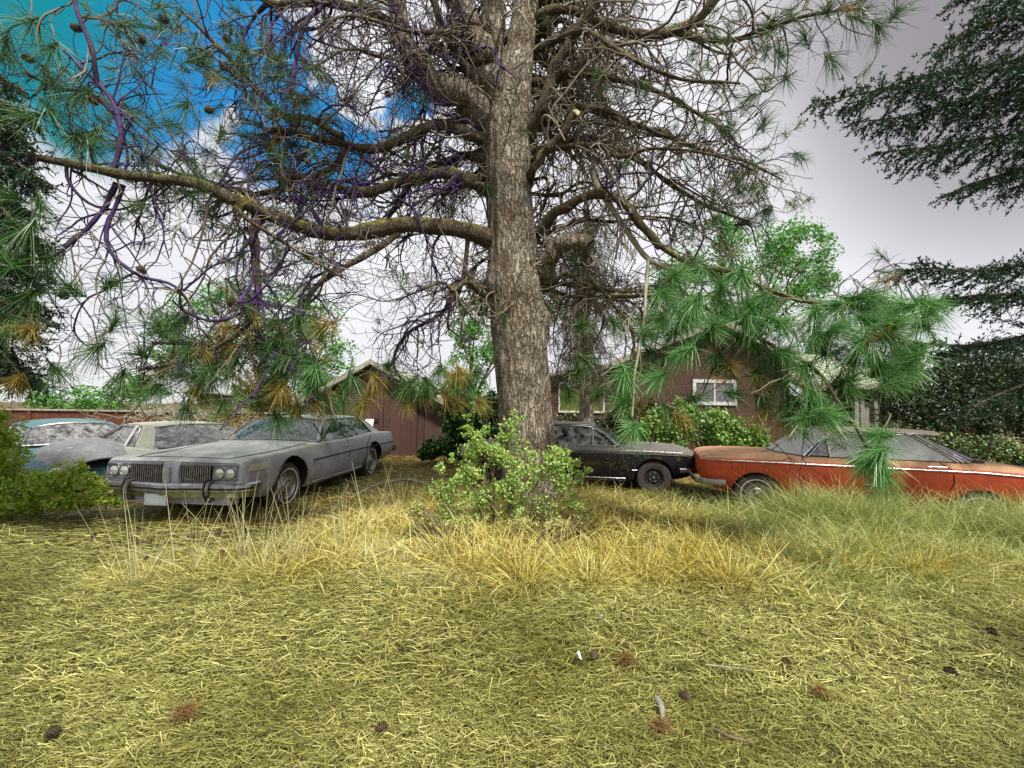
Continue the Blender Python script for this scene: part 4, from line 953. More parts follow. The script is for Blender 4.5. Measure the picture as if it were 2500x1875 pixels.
limb([(868, 60, 5.8), (790, 22, 5.6), (700, 5, 5.5), (600, 8, 5.4), (540, -15, 5.3)], 13, 7)
limb([(700, 5, 5.5), (655, 60, 5.4), (640, 130, 5.4), (620, 210, 5.3)], 6, 3, 'twig_violet')
limb([(1090, 250, T), (1062, 190, 6.3), (1040, 130, 6.2), (1012, 60, 6.1), (985, -20, 6.0)], 33, 26, 'bark', 16)
limb([(1060, 240, 6.3), (1010, 150, 6.1), (960, 70, 6.0), (930, -20, 5.9)], 14, 8)
limb([(1105, 240, T), (1075, 150, 6.4), (1062, 60, 6.3), (1068, -60, 6.2)], 26, 20, 'bark', 14)
limb([(1130, 305, T), (1165, 250, 6.3), (1192, 172, 6.2), (1225, 100, 6.1), (1262, 40, 6.0), (1310, -30, 5.9)], 17, 12)
limb([(1140, 400, T), (1156, 360, 6.2), (1180, 325, 6.1), (1210, 296, 6.0), (1243, 244, 5.9)], 11, 9, grow=.4)
_ce = MB().lathe([(.001, 0), (.055, .0), (.060, -.012)], (0, 0, 0), 'z', 16).build('cut_end', simple('sawn_wood', (.50, .44, .22), .8, 0, (.30, .28, .10), 20), pine)
_ce.location = P(1245, 242, 5.89)-PB; _ce.rotation_euler = (R(70), R(25), 0)
limb([(1135, 300, T), (1180, 262, 6.5), (1215, 215, 6.6), (1260, 130, 6.7), (1310, 60, 6.8)], 12, 7)
limb([(1110, 60, T), (1200, 20, 6.4), (1305, 52, 6.3), (1383, 76, 6.2), (1455, 70, 6.1), (1515, 32, 6.0), (1560, -20, 5.9)], 10, 12)
limb([(1455, 70, 6.1), (1560, 90, 6.0), (1660, 60, 5.9), (1760, 30, 5.8), (1860, 20, 5.8)], 7, 3, grow=1.2)
limb([(1160, 500, T), (1190, 470, 6.4), (1221, 446, 6.3), (1293, 420, 6.1), (1353, 442, 5.9), (1389, 492, 5.8), (1428, 534, 5.7)], 13, 9, grow=.6)
limb([(1428, 534, 5.7), (1500, 572, 5.3), (1590, 590, 5.0), (1647, 620, 4.8), (1725, 648, 4.6), (1815, 662, 4.5), (1930, 668, 4.4), (2010, 650, 4.4)], 7, 3, grow=.7)
limb([(1178, 600, T), (1185, 560, 6.3), (1209, 528, 6.2), (1240, 520, 6.1), (1275, 526, 6.0)], 22, 15, 'bark', 14, grow=.3)
limb([(1275, 360, 6.4), (1300, 420, 6.2), (1350, 490, 6.0), (1400, 560, 5.8), (1480, 590, 5.5), (1521, 610, 5.2)], 7, 5, 'twig_pale', grow=.6)
limb([(1269, 595, 6.3), (1317, 648, 6.2), (1365, 715, 6.0), (1368, 790, 5.8)], 6, 3)
limb([(1150, 200, T), (1250, 230, 6.3), (1350, 262, 6.1), (1440, 292, 6.0), (1520, 328, 5.9), (1600, 345, 5.8), (1690, 388, 5.7)], 10, 2, grow=1.2)
limb([(1150, 180, T), (1270, 160, 6.2), (1400, 190, 6.0), (1500, 240, 5.8), (1590, 300, 5.6)], 10, 3, grow=1.2)
limb([(1145, 330, T), (1260, 300, 6.4), (1370, 340, 6.3), (1450, 400, 6.2), (1540, 450, 6.0), (1620, 480, 6.0)], 9, 3, grow=1.2)
limb([(1150, 110, T), (1260, 70, 5.9), (1370, 130, 5.5), (1470, 170, 5.3), (1600, 180, 5.2)], 9, 3, grow=1.2)
limb([(552, 462, 5.2), (550, 540, 5.2), (558, 640, 5.2), (545, 690, 5.2)], 11, 8, grow=.8)
limb([(240, 372, 4.7), (262, 300, 4.7), (240, 215, 4.7), (180, 150, 4.7), (140, 110, 4.7)], 5.5, 3, 'twig_violet', grow=.7)
limb([(210, 190, 4.7), (200, 110, 4.6), (165, 20, 4.6), (160, -40, 4.6)], 5, 4, 'twig_violet', grow=.5)
limb([(500, 428, 5.0), (530, 470, 5.0), (640, 540, 5.1), (740, 600, 5.2)], 6, 3)
limb([(250, 395, 4.8), (225, 450, 4.8), (160, 520, 4.7), (60, 590, 4.6)], 6, 3, 'twig_violet')
limb([(265, 400, 4.8), (230, 520, 4.8), (290, 590, 4.8), (380, 620, 4.9), (430, 690, 4.9)], 4.5, 2.5, 'twig_violet')
limb([(1010, 500, 6.2), (1000, 600, 6.4), (950, 680, 6.6), (880, 720, 6.8), (850, 790, 6.9), (900, 850, 6.9)], 6, 3)
limb([(860, 505, 5.9), (760, 570, 5.7), (680, 620, 5.6), (640, 700, 5.5), (560, 745, 5.4), (440, 745, 5.4), (330, 740, 5.4)], 8, 4)
limb([(545, 690, 5.2), (500, 730, 5.1), (400, 780, 5.0), (300, 800, 5.0)], 6, 3)
limb([(545, 690, 5.2), (600, 770, 5.3), (680, 830, 5.4)], 6, 3)
limb([(1320, 640, 6.0), (1440, 640, 5.6), (1560, 680, 5.2), (1640, 730, 4.9), (1700, 850, 4.8), (1740, 900, 4.7)], 6, 3, grow=.6)
limb([(1400, 560, 5.8), (1390, 700, 5.2), (1372, 800, 4.9), (1366, 900, 4.8)], 4, 2, 'twig_pale', grow=.2)
limb([(1640, 730, 4.9), (1760, 800, 4.5), (1820, 880, 4.2), (1880, 980, 4.0), (1892, 1020, 4.0)], 4, 2, grow=.3)
# radial branches all round the trunk
CURL = Rel()
for i in range(58):
    z = random.uniform(3.1, 9.5); az = random.uniform(-.25, PI+.25) if i % 4 else random.choice((random.uniform(-.7, -.2), random.uniform(PI+.2, PI+.7)))
    L_ = random.uniform(1.8, 3.9)*(1-.03*z); a = Vector((math.cos(az), math.sin(az), 0)); base = Vector((PB.x-.02*z, PB.y, z)); pts = [base]; s = random.uniform(.1, .5)
    for q in range(6):
        t = (q+1)/6; pts.append(base+a*L_*t+Vector((random.gauss(0, .10), random.gauss(0, .10), L_*(s*t-.45*t*t)+random.gauss(0, .07))))
    c = smooth_path(pts, 5); r = np.linspace(random.uniform(.035, .06), .010, len(c)); 
    if i < 40: b = Rel(); b.tube(c, r, 7); b.build('limb', M['limb'], smooth=True)
    else: CURL.tube(c, r, 7)
    LIMBS.append((c, r, 1.15))

CURL_V = Rel()
_main = [q for q in LIMBS if q[0][-1][0] < -1.4 and q[0][:, 1].max() < 7.2]
for i in range(64):
    c0, r0_, g0 = _main[int(RNG.integers(0, len(_main)))]; k_ = int(RNG.integers(len(c0)//3, len(c0)-1)); d_ = RNG.normal(size=3); d_[0] -= .5; d_[1] = abs(d_[1])*.4; d_[2] += (-.5 if i % 3 else .8)
    pth = wander(c0[k_], d_, RNG.uniform(.9, 1.9), 12, RNG.uniform(.12, .34), .02, .2)
    if pth[:, 2].min() < 1.9: continue
    cc_ = catmull(pth, 2); rr_ = np.linspace(min(r0_[k_]*.75, RNG.uniform(.014, .026)), .006, len(cc_)); (CURL_V if i % 4 else CURL).tube(cc_, rr_, 6, .03); LIMBS.append((cc_, rr_, .8))
tag(CURL_V.build('curled_branches', M['twig_violet'], smooth=True), kind='stuff'); tag(CURL.build('curled_branches', M['limb'], smooth=True), kind='stuff')
TW = {'twig': Rel(), 'twig_violet': Rel(), 'twig_pale': Rel()}
TIPS = []
def sky_side(p):
    """how far out in the crown's airy left side a point lies"""
    return p[0] < .2
def grow_twigs():
    for c, r, g in LIMBS:
        seg = np.linalg.norm(np.diff(c, axis=0), axis=1); Ltot = seg.sum(); cum = np.concatenate([[0], np.cumsum(seg)])
        cnt = int(Ltot*11.5*g)
        for i in range(cnt):
            s = RNG.uniform(.05, 1)**.8*Ltot; j = min(np.searchsorted(cum, s)-1, len(c)-2); j = max(j, 0)
            p = c[j]+(c[j+1]-c[j])*RNG.random(); td = (c[j+1]-c[j])/seg[j]
            d = td*RNG.uniform(.1, .9)+RNG.normal(size=3)*.75
            if p[1] < 5.2: d[1] = abs(d[1])*.3
            L_ = RNG.uniform(.35, 1.15)*(1.15-.4*s/Ltot); r0 = min(.5*np.interp(s, cum, r), RNG.uniform(.008, .017))
            if RNG.random() < .22: L_ *= 1.6; r0 = min(.6*np.interp(s, cum, r), RNG.uniform(.014, .025))
            path = wander(p, d, L_, 9, RNG.uniform(.05, .38), RNG.uniform(-.02, .16), RNG.uniform(0, .35))
            v = RNG.random(); kind = 'twig_pale' if v < .10 else ('twig_violet' if abs(p[0]-PB.x) > .9 and (v < .60 if sky_side(p) else v < .26) else 'twig')
            if path[:, 2].min() < 1.0: continue
            TW[kind].tube(path, np.linspace(r0, r0*.42, 10), 4)
            for q in range(RNG.integers(2, 5)):
                k0 = RNG.integers(2, 9); dd = (path[k0+1 if k0 < 9 else k0]-path[k0-1]); dd = dd/(np.linalg.norm(dd)+1e-9)+RNG.normal(size=3)*.7
                p2 = wander(path[k0], dd, RNG.uniform(.15, .5), 6, RNG.uniform(.1, .5), RNG.uniform(0, .12), .3)
                TW[kind].tube(p2, np.linspace(r0*.65, max(r0*.35, .0038), 7), 3); TIPS.append((p2[-1], p2[-1]-p2[-2]))
            TIPS.append((path[-1], path[-1]-path[-2]))
grow_twigs()
for k_, nb in TW.items(): tag(nb.build({'twig': 'twigs', 'twig_violet': 'dark_twigs', 'twig_pale': 'bare_twigs'}[k_], M[k_]), kind='stuff')

def tufts(nb, items, droop=.25):
    """items: (centre, axis, needle length, count, width)"""
    for c, ax, ln, n, w in items:
        ax = np.array(ax, float); ax /= np.linalg.norm(ax)+1e-9
        d = RNG.normal(size=(n, 3)); d /= np.linalg.norm(d, axis=1)[:, None]; d = d+ax*RNG.uniform(.35, 1.7, size=(n, 1)); d /= np.linalg.norm(d, axis=1)[:, None]
        root = np.array(c)-ax*RNG.uniform(0, .16, size=(n, 1))
        bend = np.zeros((n, 3)); bend[:, 2] = -RNG.uniform(.3, 1.3, n)*droop
        nb.blades(root, d, RNG.uniform(.7, 1.05, n)*ln, np.full(n, w), bend, seg=2, tip=.3)
NG, NL, ND = Rel(), Rel(), Rel()
def auto_tufts():
    for p, d in TIPS:
        rx = abs(p[0]-PB.x); far = rx > 1.6; ok = RNG.random()
        u = p[0]/p[1]
        if p[0] < PB.x: prob = np.clip((rx-2.2)/6.0, .01, .24)
        else: prob = np.clip((rx-1.7)/3.4, .02, .32)
        if p[2] < 3.6 and p[0] < 0: prob *= .4
        if p[0]/p[1] < -.62 and p[2] < 4.6: prob *= .6
        if ok > prob or p[2] < 1.25: continue
        low = p[2] < 2.6
        kind = ND if (low and RNG.random() < .22) or RNG.random() < .04 else NG
        tufts(kind, [(p, d+np.array((0, 0, -.004)), RNG.uniform(.13, .21), int(RNG.integers(36, 60)), .0052)])
auto_tufts()
def tuft(dx, dy, D, rpx, kind='g', ax=None, n=120, sub=None):
    p = P(dx, dy, D); ln = rpx/PX*D; ax = ax or (random.uniform(-.5, .5), random.uniform(-.5, .2), random.uniform(-.6, .3))
    tufts({'g': NG, 'l': NL, 'd': ND}[kind], [(p, ax, ln, int(n*1.35), .0038+.0006*D)], .30)
    # the twig it sits on
    q = P(dx+random.uniform(-30, 30), dy-rpx*.75, D+.15); TW2.tube(smooth_path([q, q.lerp(p, .5)+Vector((.03, 0, .02)), p], 3), np.linspace(.007, .005, 7), 5)
TW2 = Rel()
for a in [(1480, 690, 5.0, 60), (1440, 640, 5.0, 55), (1620, 700, 4.8, 58), (1560, 660, 5.0, 58), (1860, 740, 4.3, 75), (1930, 700, 4.2, 80), (1970, 760, 4.3, 75), (2010, 660, 4.3, 70), (1800, 660, 4.5, 65), (1770, 720, 4.5, 65), (1920, 820, 4.4, 70), (1830, 820, 4.4, 65), (1700, 760, 4.6, 60), (1880, 640, 4.4, 65), (1395, 720, 5.1, 52), (1760, 860, 4.4, 60), (1895, 940, 4.0, 60), (1465, 590, 5.0, 55), (1500, 655, 4.9, 60), (1545, 700, 4.8, 55), (1600, 600, 4.8, 50), (1472, 765, 4.7, 52), (1352, 815, 4.9, 60), (1418, 815, 4.8, 52), (1345, 868, 4.9, 50), (1368, 925, 4.7, 55, ),
          (1820, 705, 4.3, 72), (1885, 690, 4.3, 80), (1950, 660, 4.3, 85), (1990, 700, 4.3, 70), (1900, 790, 4.4, 80), (1960, 790, 4.4, 60), (1840, 780, 4.5, 60), (1740, 800, 4.5, 62), (1690, 700, 4.6, 55), (1620, 660, 4.8, 50),
          (1790, 895, 4.2, 70), (1740, 905, 4.4, 60), (1890, 985, 3.9, 78), (1905, 1030, 3.9, 70), (1870, 1000, 4.0, 60), (1560, 620, 5.0, 50), (1430, 690, 5.0, 48), (1510, 590, 5.1, 45), (1650, 640, 4.8, 50), (1760, 680, 4.5, 55)]:
    tuft(*a, kind='l', n=170)
for a in [(1500, 740, 5.0, 55), (1540, 770, 5.0, 52), (1600, 730, 4.9, 56), (1650, 700, 4.8, 56), (1680, 770, 4.8, 56), (1450, 720, 5.1, 52), (1530, 720, 5.1, 50), (1430, 790, 5.1, 50), (1230, 850, 5.9, 44), (1270, 780, 5.9, 45), (1640, 800, 4.8, 55), (1720, 870, 4.6, 55), (1380, 790, 5.1, 50), (1690, 830, 4.7, 60), (1650, 870, 4.8, 52), (1700, 885, 4.6, 60), (1640, 760, 4.9, 55), (1560, 790, 5.0, 50), (1500, 860, 5.0, 55), (1450, 890, 5.0, 50), (1590, 850, 4.9, 50), (1800, 830, 4.5, 55), (1250, 800, 5.8, 45), (1290, 850, 5.8, 45), (1260, 700, 6.0, 45),
          (1330, 700, 5.6, 45), (1400, 760, 5.2, 50), (1830, 850, 4.4, 60), (1780, 760, 4.5, 60), (1850, 650, 4.5, 60), (1920, 730, 4.4, 60),
          (450, 800, 5.0, 60), (520, 850, 5.0, 60), (680, 800, 5.3, 55), (610, 740, 5.2, 55), (740, 870, 5.5, 55), (560, 870, 5.1, 60), (380, 810, 5.0, 60), (330, 840, 4.9, 60), (260, 820, 4.8, 60), (1010, 830, 6.2, 45), (950, 800, 6.2, 45), (840, 790, 5.9, 45), (700, 860, 5.4, 60), (760, 820, 5.6, 55), (870, 840, 5.9, 50), (920, 830, 6.0, 50), (640, 780, 5.3, 55), (590, 830, 5.2, 55), (640, 890, 5.2, 60), (600, 905, 5.1, 62), (500, 790, 5.0, 55), (430, 850, 5.0, 60), (480, 880, 5.0, 55), (560, 760, 5.2, 55), (410, 760, 5.0, 60),
          (340, 700, 4.8, 60), (300, 760, 4.8, 60), (250, 690, 4.6, 62), (200, 760, 4.6, 65), (120, 800, 4.5, 70), (60, 640, 4.3, 70), (150, 620, 4.5, 65), (240, 610, 4.6, 60), (60, 500, 4.2, 85), (10, 560, 4.1, 85), (30, 700, 4.2, 80), (100, 560, 4.4, 70), (20, 420, 4.2, 80), (90, 450, 4.3, 75),
          (60, 50, 4.4, 85), (10, 90, 4.4, 80), (110, 110, 4.5, 75), (280, 60, 4.8, 85), (320, 110, 4.8, 70), (350, 20, 4.9, 70), (60, 250, 4.4, 95), (110, 240, 4.5, 70), (170, 200, 4.6, 80), (130, 190, 4.6, 60), (290, 210, 4.8, 85), (350, 180, 4.9, 75), (330, 280, 4.9, 80), (250, 300, 4.8, 70),
          (400, 230, 5.0, 80), (430, 130, 5.1, 70), (470, 60, 5.2, 70), (530, 110, 5.2, 65), (480, 290, 5.2, 75), (410, 320, 5.1, 75), (560, 330, 5.3, 65), (200, 320, 4.7, 75), (160, 290, 4.6, 70), (310, 340, 4.8, 65), (600, 130, 5.3, 60), (650, 50, 5.3, 60), (720, 90, 5.4, 55), (760, 210, 5.5, 55),
          (1850, 40, 5.6, 70), (1940, 20, 5.5, 60), (1790, 20, 5.6, 60), (1740, 80, 5.6, 60), (1800, 130, 5.5, 55), (1690, 120, 5.7, 55), (1700, 170, 5.7, 45), (1650, 260, 5.7, 45), (1620, 210, 5.7, 40), (1650, 455, 6.0, 45), (1610, 480, 6.0, 45), (1630, 410, 6.0, 40), (1660, 60, 5.8, 55), (1900, 60, 5.5, 50)]:
    if a[1] < 400 and a[0] < 800 and a[0] > 200 and random.random() < .45: continue
    tuft(*a, kind='g', n=100 if a[1] > 450 else 64)
for i in range(34):
    tuft(random.uniform(340, 720), random.uniform(690, 890), random.uniform(4.9, 5.6), random.uniform(45, 62), kind=('g', 'g', 'd', 'l')[i % 4], n=90)
for i in range(10): tuft(random.uniform(860, 1050), random.uniform(800, 870), random.uniform(5.9, 6.4), random.uniform(34, 46), kind=('g', 'd')[i % 2], n=80)
for a in [(815, 820, 5.8, 50), (800, 850, 5.8, 45), (540, 835, 5.0, 48), (430, 840, 5.0, 45), (560, 880, 5.1, 50), (640, 875, 5.2, 42), (505, 655, 5.3, 50), (60, 710, 4.2, 60), (990, 865, 6.2, 40), (980, 810, 6.2, 38), (670, 845, 5.4, 45), (880, 870, 6.0, 38), (780, 880, 5.7, 36), (1650, 830, 4.8, 50), (1640, 900, 4.8, 50), (1380, 870, 5.0, 42), (1700, 920, 4.6, 45),
          (1480, 905, 4.9, 38), (1755, 840, 4.5, 50), (30, 830, 4.4, 55), (560, 800, 5.2, 40), (1580, 790, 4.9, 40), (620, 860, 5.3, 50), (490, 900, 5.0, 45), (440, 760, 5.0, 40)]:
    tuft(*a, kind='d', n=90)
NG.build('crown', M['needle']); NL.build('crown', M['needle_lit'])['label'] = 'needle sprays coloured a brighter, sunlit green'; ND.build('crown', M['needle_dry'])['label'] = 'dry yellow brown needle sprays'
tag(TW2.build('spray_stems', M['twig']), kind='stuff')
def cone_mesh():
    mb = MB(); L_ = .10
    mb.lathe([(.001, 0), (.022, .01), (.028, .04), (.018, .08), (.001, .1)], (0, 0, 0), 'z', 10)
    for i in range(60):
        t = i/60; a = i*2.39996; r = .030*math.sin(PI*min(.12+t*.86, 1))**.7+.004; z = .006+t*.090
        ca, sa = math.cos(a), math.sin(a); w = .009; o = Vector((ca*r*.6, sa*r*.6, z)); tp = Vector((ca*(r+.012), sa*(r+.012), z+.004)); s_ = Vector((-sa*w, ca*w, 0))
        mb.add([o-s_*.6, o+s_*.6, tp+s_+Vector((0, 0, .002)), tp-s_+Vector((0, 0, .002)), (tp+o)/2+Vector((0, 0, -.006))], [(0, 1, 2, 3), (0, 4, 1), (1, 4, 2), (2, 4, 3), (3, 4, 0)])
    return mb
_cm = cone_mesh().build('tree_cone', M['cone'], pine, smooth=False); first = True
for dx, dy, D in [(150, 55, 4.6), (310, 75, 4.8), (215, 225, 4.7), (295, 575, 4.7), (455, 235, 5.1), (475, 140, 5.2), (365, 50, 4.9), (140, 640, 4.6), (500, 90, 5.2), (45, 120, 4.5), (830, 200, 5.9), (360, 395, 5.0)]:
    o = _cm if first else _cm.copy()
    if not first: COL.objects.link(o)
    first = False; o.location = P(dx, dy, D)-PB; o.rotation_euler = (random.uniform(1.2, 2.4), 0, random.uniform(0, 6)); o.scale = (1, 1, 1)

# pine cones on the ground
_gc = cone_mesh().build('pine_cone', M['cone'], None, smooth=False)
cones = [(1696, 1450, 'open brown pine cone lying in mown straw, right of centre'), (2067, 1469, 'dark pine cone on the straw near the lower right corner'), (2155, 1387, 'dark pine cone lying at the right edge of the mown straw'), (1491, 1533, 'pine cone with pale scale tips beside the fallen bark strip'),
         (1284, 1438, 'small pine cone next to the white dead leaf'), (195, 1165, 'leftmost cone of the row on the flattened straw'), (290, 1171, 'pine cone in the row before the silver car, second from the left'), (320, 1178, 'third cone of the row before the silver car'),
         (418, 1167, 'pine cone among tall stalks before the number plate'), (475, 1155, 'pine cone at the right end of the row before the silver car'), (482, 1203, 'pine cone below the row, at the tall stalk clump'), (315, 1212, 'pine cone below the row, beside the green tuft'), (133, 1588, 'dark cone near the lower left corner'), (837, 1584, 'brown cone in the bottom straw, left of centre')]
for i, (dx, dy, lb) in enumerate(cones):
    o = _gc if i == 0 else _gc.copy()
    if i: COL.objects.link(o)
    g = G(dx, dy); o.location = (g.x, g.y, float(gz(g.x, g.y))+.05); o.rotation_euler = (R(80)+random.uniform(-.2, .2), 0, random.uniform(0, 6)); o.scale = (.62,)*3; tag(o, lb, 'pine cone', 'pine cones on the ground')

# ------------------------------------------------------------------ other trees and shrubs
M['leaf_bright'] = leafmat('bright_green_leaves', [(.05, .18, .025), (.10, .32, .045), (.22, .46, .10), (.07, .25, .035)], .5, .4)
M['leaf_soft'] = leafmat('soft_green_leaves', [(.05, .17, .04), (.09, .28, .07), (.20, .36, .14), (.06, .20, .07)], .5, .4)
M['leaf_dark'] = leafmat('dark_green_leaves', [(.012, .05, .012), (.03, .11, .02), (.07, .20, .04)], .4, .25)
M['leaf_shrub'] = leafmat('shrub_leaves', [(.16, .40, .05), (.34, .56, .11), (.62, .68, .26), (.20, .50, .07), (.70, .66, .30)], .5, .35)
M['leaf_pale'] = leafmat('pale_shrub_leaves', [(.36, .42, .12), (.62, .58, .28), (.46, .36, .12), (.26, .36, .08)], .6, .35)
M['leaf_vine'] = leafmat('vine_leaves', [(.14, .34, .02), (.36, .54, .04), (.58, .64, .12), (.24, .42, .03)], .5, .35)
M['leaf_vine2'] = leafmat('broad_shrub_leaves', [(.05, .16, .02), (.14, .32, .05), (.34, .48, .14), (.09, .22, .03)], .5, .3)
M['spruce'] = leafmat('spruce_needles', [(.008, .032, .014), (.018, .065, .025), (.04, .11, .04), (.012, .03, .035)], .5, .15)
M['thicket'] = leafmat('dark_thicket_leaves', [(.010, .022, .006), (.028, .055, .014), (.06, .09, .03), (.05, .035, .018)], .6, .2)
M['stem'] = simple('brown_stems', (.10, .065, .035), .9, 0, (.18, .13, .08), 8)

def blob_points(blobs, D, n, depth=1.0, gap=.15, freq=2.2, flat=1.0):
    """random points in soft clumps; blobs: (dx, dy, r px)"""
    vol = np.array([b[2]**1.7 for b in blobs], float); pr = vol/vol.sum(); out = []
    for b, q in zip(blobs, pr):
        m = int(n*q*1.6); v = RNG.normal(size=(m, 3)); v /= np.linalg.norm(v, axis=1)[:, None]; v *= RNG.random((m, 1))**(1/2.1)
        r = b[2]/PX*D; r2 = r*(b[3] if len(b) > 3 else 1.)
        v = v*(1+.22*np.sin(v[:, :1]*7+b[0])*np.sin(v[:, 2:]*6+b[1])); c = np.array(P(b[0], b[1], D+(b[4] if len(b) > 4 else 0.)))
        p = c+v*np.array((r, r*depth, r2*flat))
        f = freq/r*.8; s = np.sin(p[:, 0]*f*2+b[0])+np.sin(p[:, 1]*f*2.3+1)+np.sin(p[:, 2]*f*2.6+b[1])+RNG.normal(size=m)*.35
        out.append(p[s > -1.2+gap*3])
    p = np.concatenate(out); return p[p[:, 2] > .02]
def plant(name, label, cat, base, blobs, D, n, size, mat, depth=1., gap=.15, trunk=None, group=None, part='crown', stems=0, asp=.6, up=.3, extra=None):
    b = np.array(base); t = thing(name, label, cat, base, group=group); nb = NB(); p = blob_points(blobs, D, n, depth, gap)
    nb.leaves(p-b, RNG.uniform(.6, 1.25, len(p))*size, up, asp); nb.build(part, M[mat], t)
    if extra:
        m2, fr = extra; q = p[RNG.random(len(p)) < fr]; e = NB(); e.leaves(q-b+RNG.normal(size=q.shape)*size*.8, RNG.uniform(.5, 1.1, len(q))*size, up, asp); e.build(part, M[m2], t)
    tb = NB(); cs = [np.array(P(q[0], q[1], D))-b for q in blobs]
    if trunk:
        top = np.mean(cs, axis=0); tb.tube(smooth_path([(0, 0, -.1), (.05, 0, top[2]*.3), (-.03, 0, top[2]*.65), (0, 0, top[2])], 4), np.linspace(trunk, trunk*.4, 13), 8)
        for c in cs:
            h = top[2]*.45; tb.tube(smooth_path([(0, 0, h), ((c[0])*.4, c[1]*.4, h+(c[2]-h)*.55), tuple(c)], 4), np.linspace(trunk*.4, trunk*.1, 9), 5)
    if stems:
        for i in RNG.integers(0, len(p), stems):
            e = p[i]-b; s = np.array((e[0]*RNG.uniform(.2, .7), e[1]*RNG.uniform(.2, .7), 0)); tb.tube(smooth_path([s, s*.5+e*.5+RNG.normal(size=3)*.04, e], 3), np.linspace(.010, .004, 7), 4)
    if tb.V: tb.build('trunk' if trunk else 'stems', M['stem'], t, True)
    return t
def gb(dx, D): p = P(dx, 900, D); return (p.x, p.y, 0)
plant('leafy_tree', 'bright green tree rising behind the brown house gable', 'tree', gb(1620, 22), [(1500, 600, 75, .9), (1590, 560, 80, .8), (1690, 545, 75, .8), (1765, 540, 45), (1780, 600, 38), (1720, 620, 65), (1620, 660, 90), (1500, 690, 80), (1430, 620, 50), (1400, 700, 50), (1555, 500, 45), (1740, 490, 36)], 22, 26000, .17, 'leaf_bright', .8, .32, .22, 'leafy trees behind the yard', asp=.5)
plant('leafy_tree', 'bright green tree over the cream coupe and the red fence', 'tree', gb(560, 20), [(420, 700, 75), (500, 650, 60), (600, 680, 75), (690, 700, 55), (560, 770, 90), (430, 790, 80), (680, 800, 70), (620, 860, 70), (360, 740, 50), (740, 770, 40)], 20, 20000, .16, 'leaf_bright', .8, .30, .20, 'leafy trees behind the yard', asp=.5)
plant('leafy_tree', 'narrow bright green tree between the shed and the big trunk', 'tree', gb(1015, 18), [(1030, 650, 45), (1015, 720, 50), (1005, 800, 50), (1000, 860, 60), (1030, 900, 60), (975, 840, 35), (1060, 760, 45), (1180, 660, 40), (1150, 720, 40)], 18, 13000, .14, 'leaf_bright', .8, .22, .13, 'leafy trees behind the yard', asp=.5)
plant('leafy_tree', 'small green tree peeping over the fence at the far left', 'tree', gb(230, 19), [(180, 868, 38), (300, 838, 36), (250, 860, 34), (100, 860, 40), (700, 835, 38)], 19, 5000, .14, 'leaf_bright', .8, .2, .09, 'leafy trees behind the yard')
plant('leafy_tree', 'green tree between the house and its shingled wing, behind the porch', 'tree', gb(1800, 20), [(1800, 830, 45), (1760, 760, 40), (1830, 880, 40), (1870, 780, 38), (1950, 780, 50)], 20, 6000, .15, 'leaf_soft', .8, .2, .12, 'leafy trees behind the yard')
plant('dark_shrub', 'dark glossy leaved shrub at the right corner of the shed', 'shrub', gb(985, 11.6), [(985, 880, 34, 1.3), (1005, 930, 50), (960, 965, 42, .7), (1040, 940, 50), (925, 978, 26, .6), (1000, 975, 45, .5), (1060, 880, 35)], 11.6, 9000, .11, 'leaf_dark', .7, .1, part='foliage', stems=20, extra=('leaf_vine', .10), asp=.75)
plant('flowering_shrub', 'light green broad leaved shrub under the house window', 'shrub', gb(1540, 10.8), [(1430, 915, 38), (1490, 905, 42), (1550, 925, 44), (1610, 940, 38), (1450, 945, 45), (1540, 955, 48), (1640, 960, 28, .7), (1590, 968, 40, .6), (1400, 930, 28), (1470, 885, 22), (1640, 935, 20)], 10.8, 11000, .085, 'leaf_vine2', .6, .26, part='foliage', stems=60, extra=('leaf_shrub', .3), asp=.8)
plant('brown_thicket', 'brown green undergrowth between the big trunk and the house', 'shrub', gb(1290, 12.6), [(1230, 925, 36), (1290, 930, 44), (1350, 905, 38), (1345, 850, 28), (1400, 890, 32)], 12.6, 6500, .10, 'thicket', .6, .25, part='foliage', stems=60, extra=('leaf_pale', .10))
plant('weed_bank', 'low weedy bank behind the orange sedan trunk', 'shrub', gb(2080, 10.8), [(1960, 950, 45, .6), (2040, 965, 50, .6), (2130, 975, 60, .6), (2220, 985, 60, .6), (2000, 985, 50, .4), (2300, 985, 60, .6)], 10.8, 8000, .08, 'thicket', .8, .2, part='foliage', stems=60, extra=('leaf_shrub', .35))
plant('dark_thicket', 'dense dark evergreen thicket swallowing the house wing', 'evergreen', gb(2100, 12.5), [(1960, 850, 60), (1990, 920, 60), (2060, 860, 90), (2080, 930, 70), (2150, 800, 80), (2170, 900, 80), (2220, 860, 90), (2060, 800, 50), (2220, 790, 60), (2300, 880, 110), (1930, 905, 40)], 12.5, 26000, .11, 'thicket', .7, .02, .16, extra=('leaf_dark', .22), asp=.45)
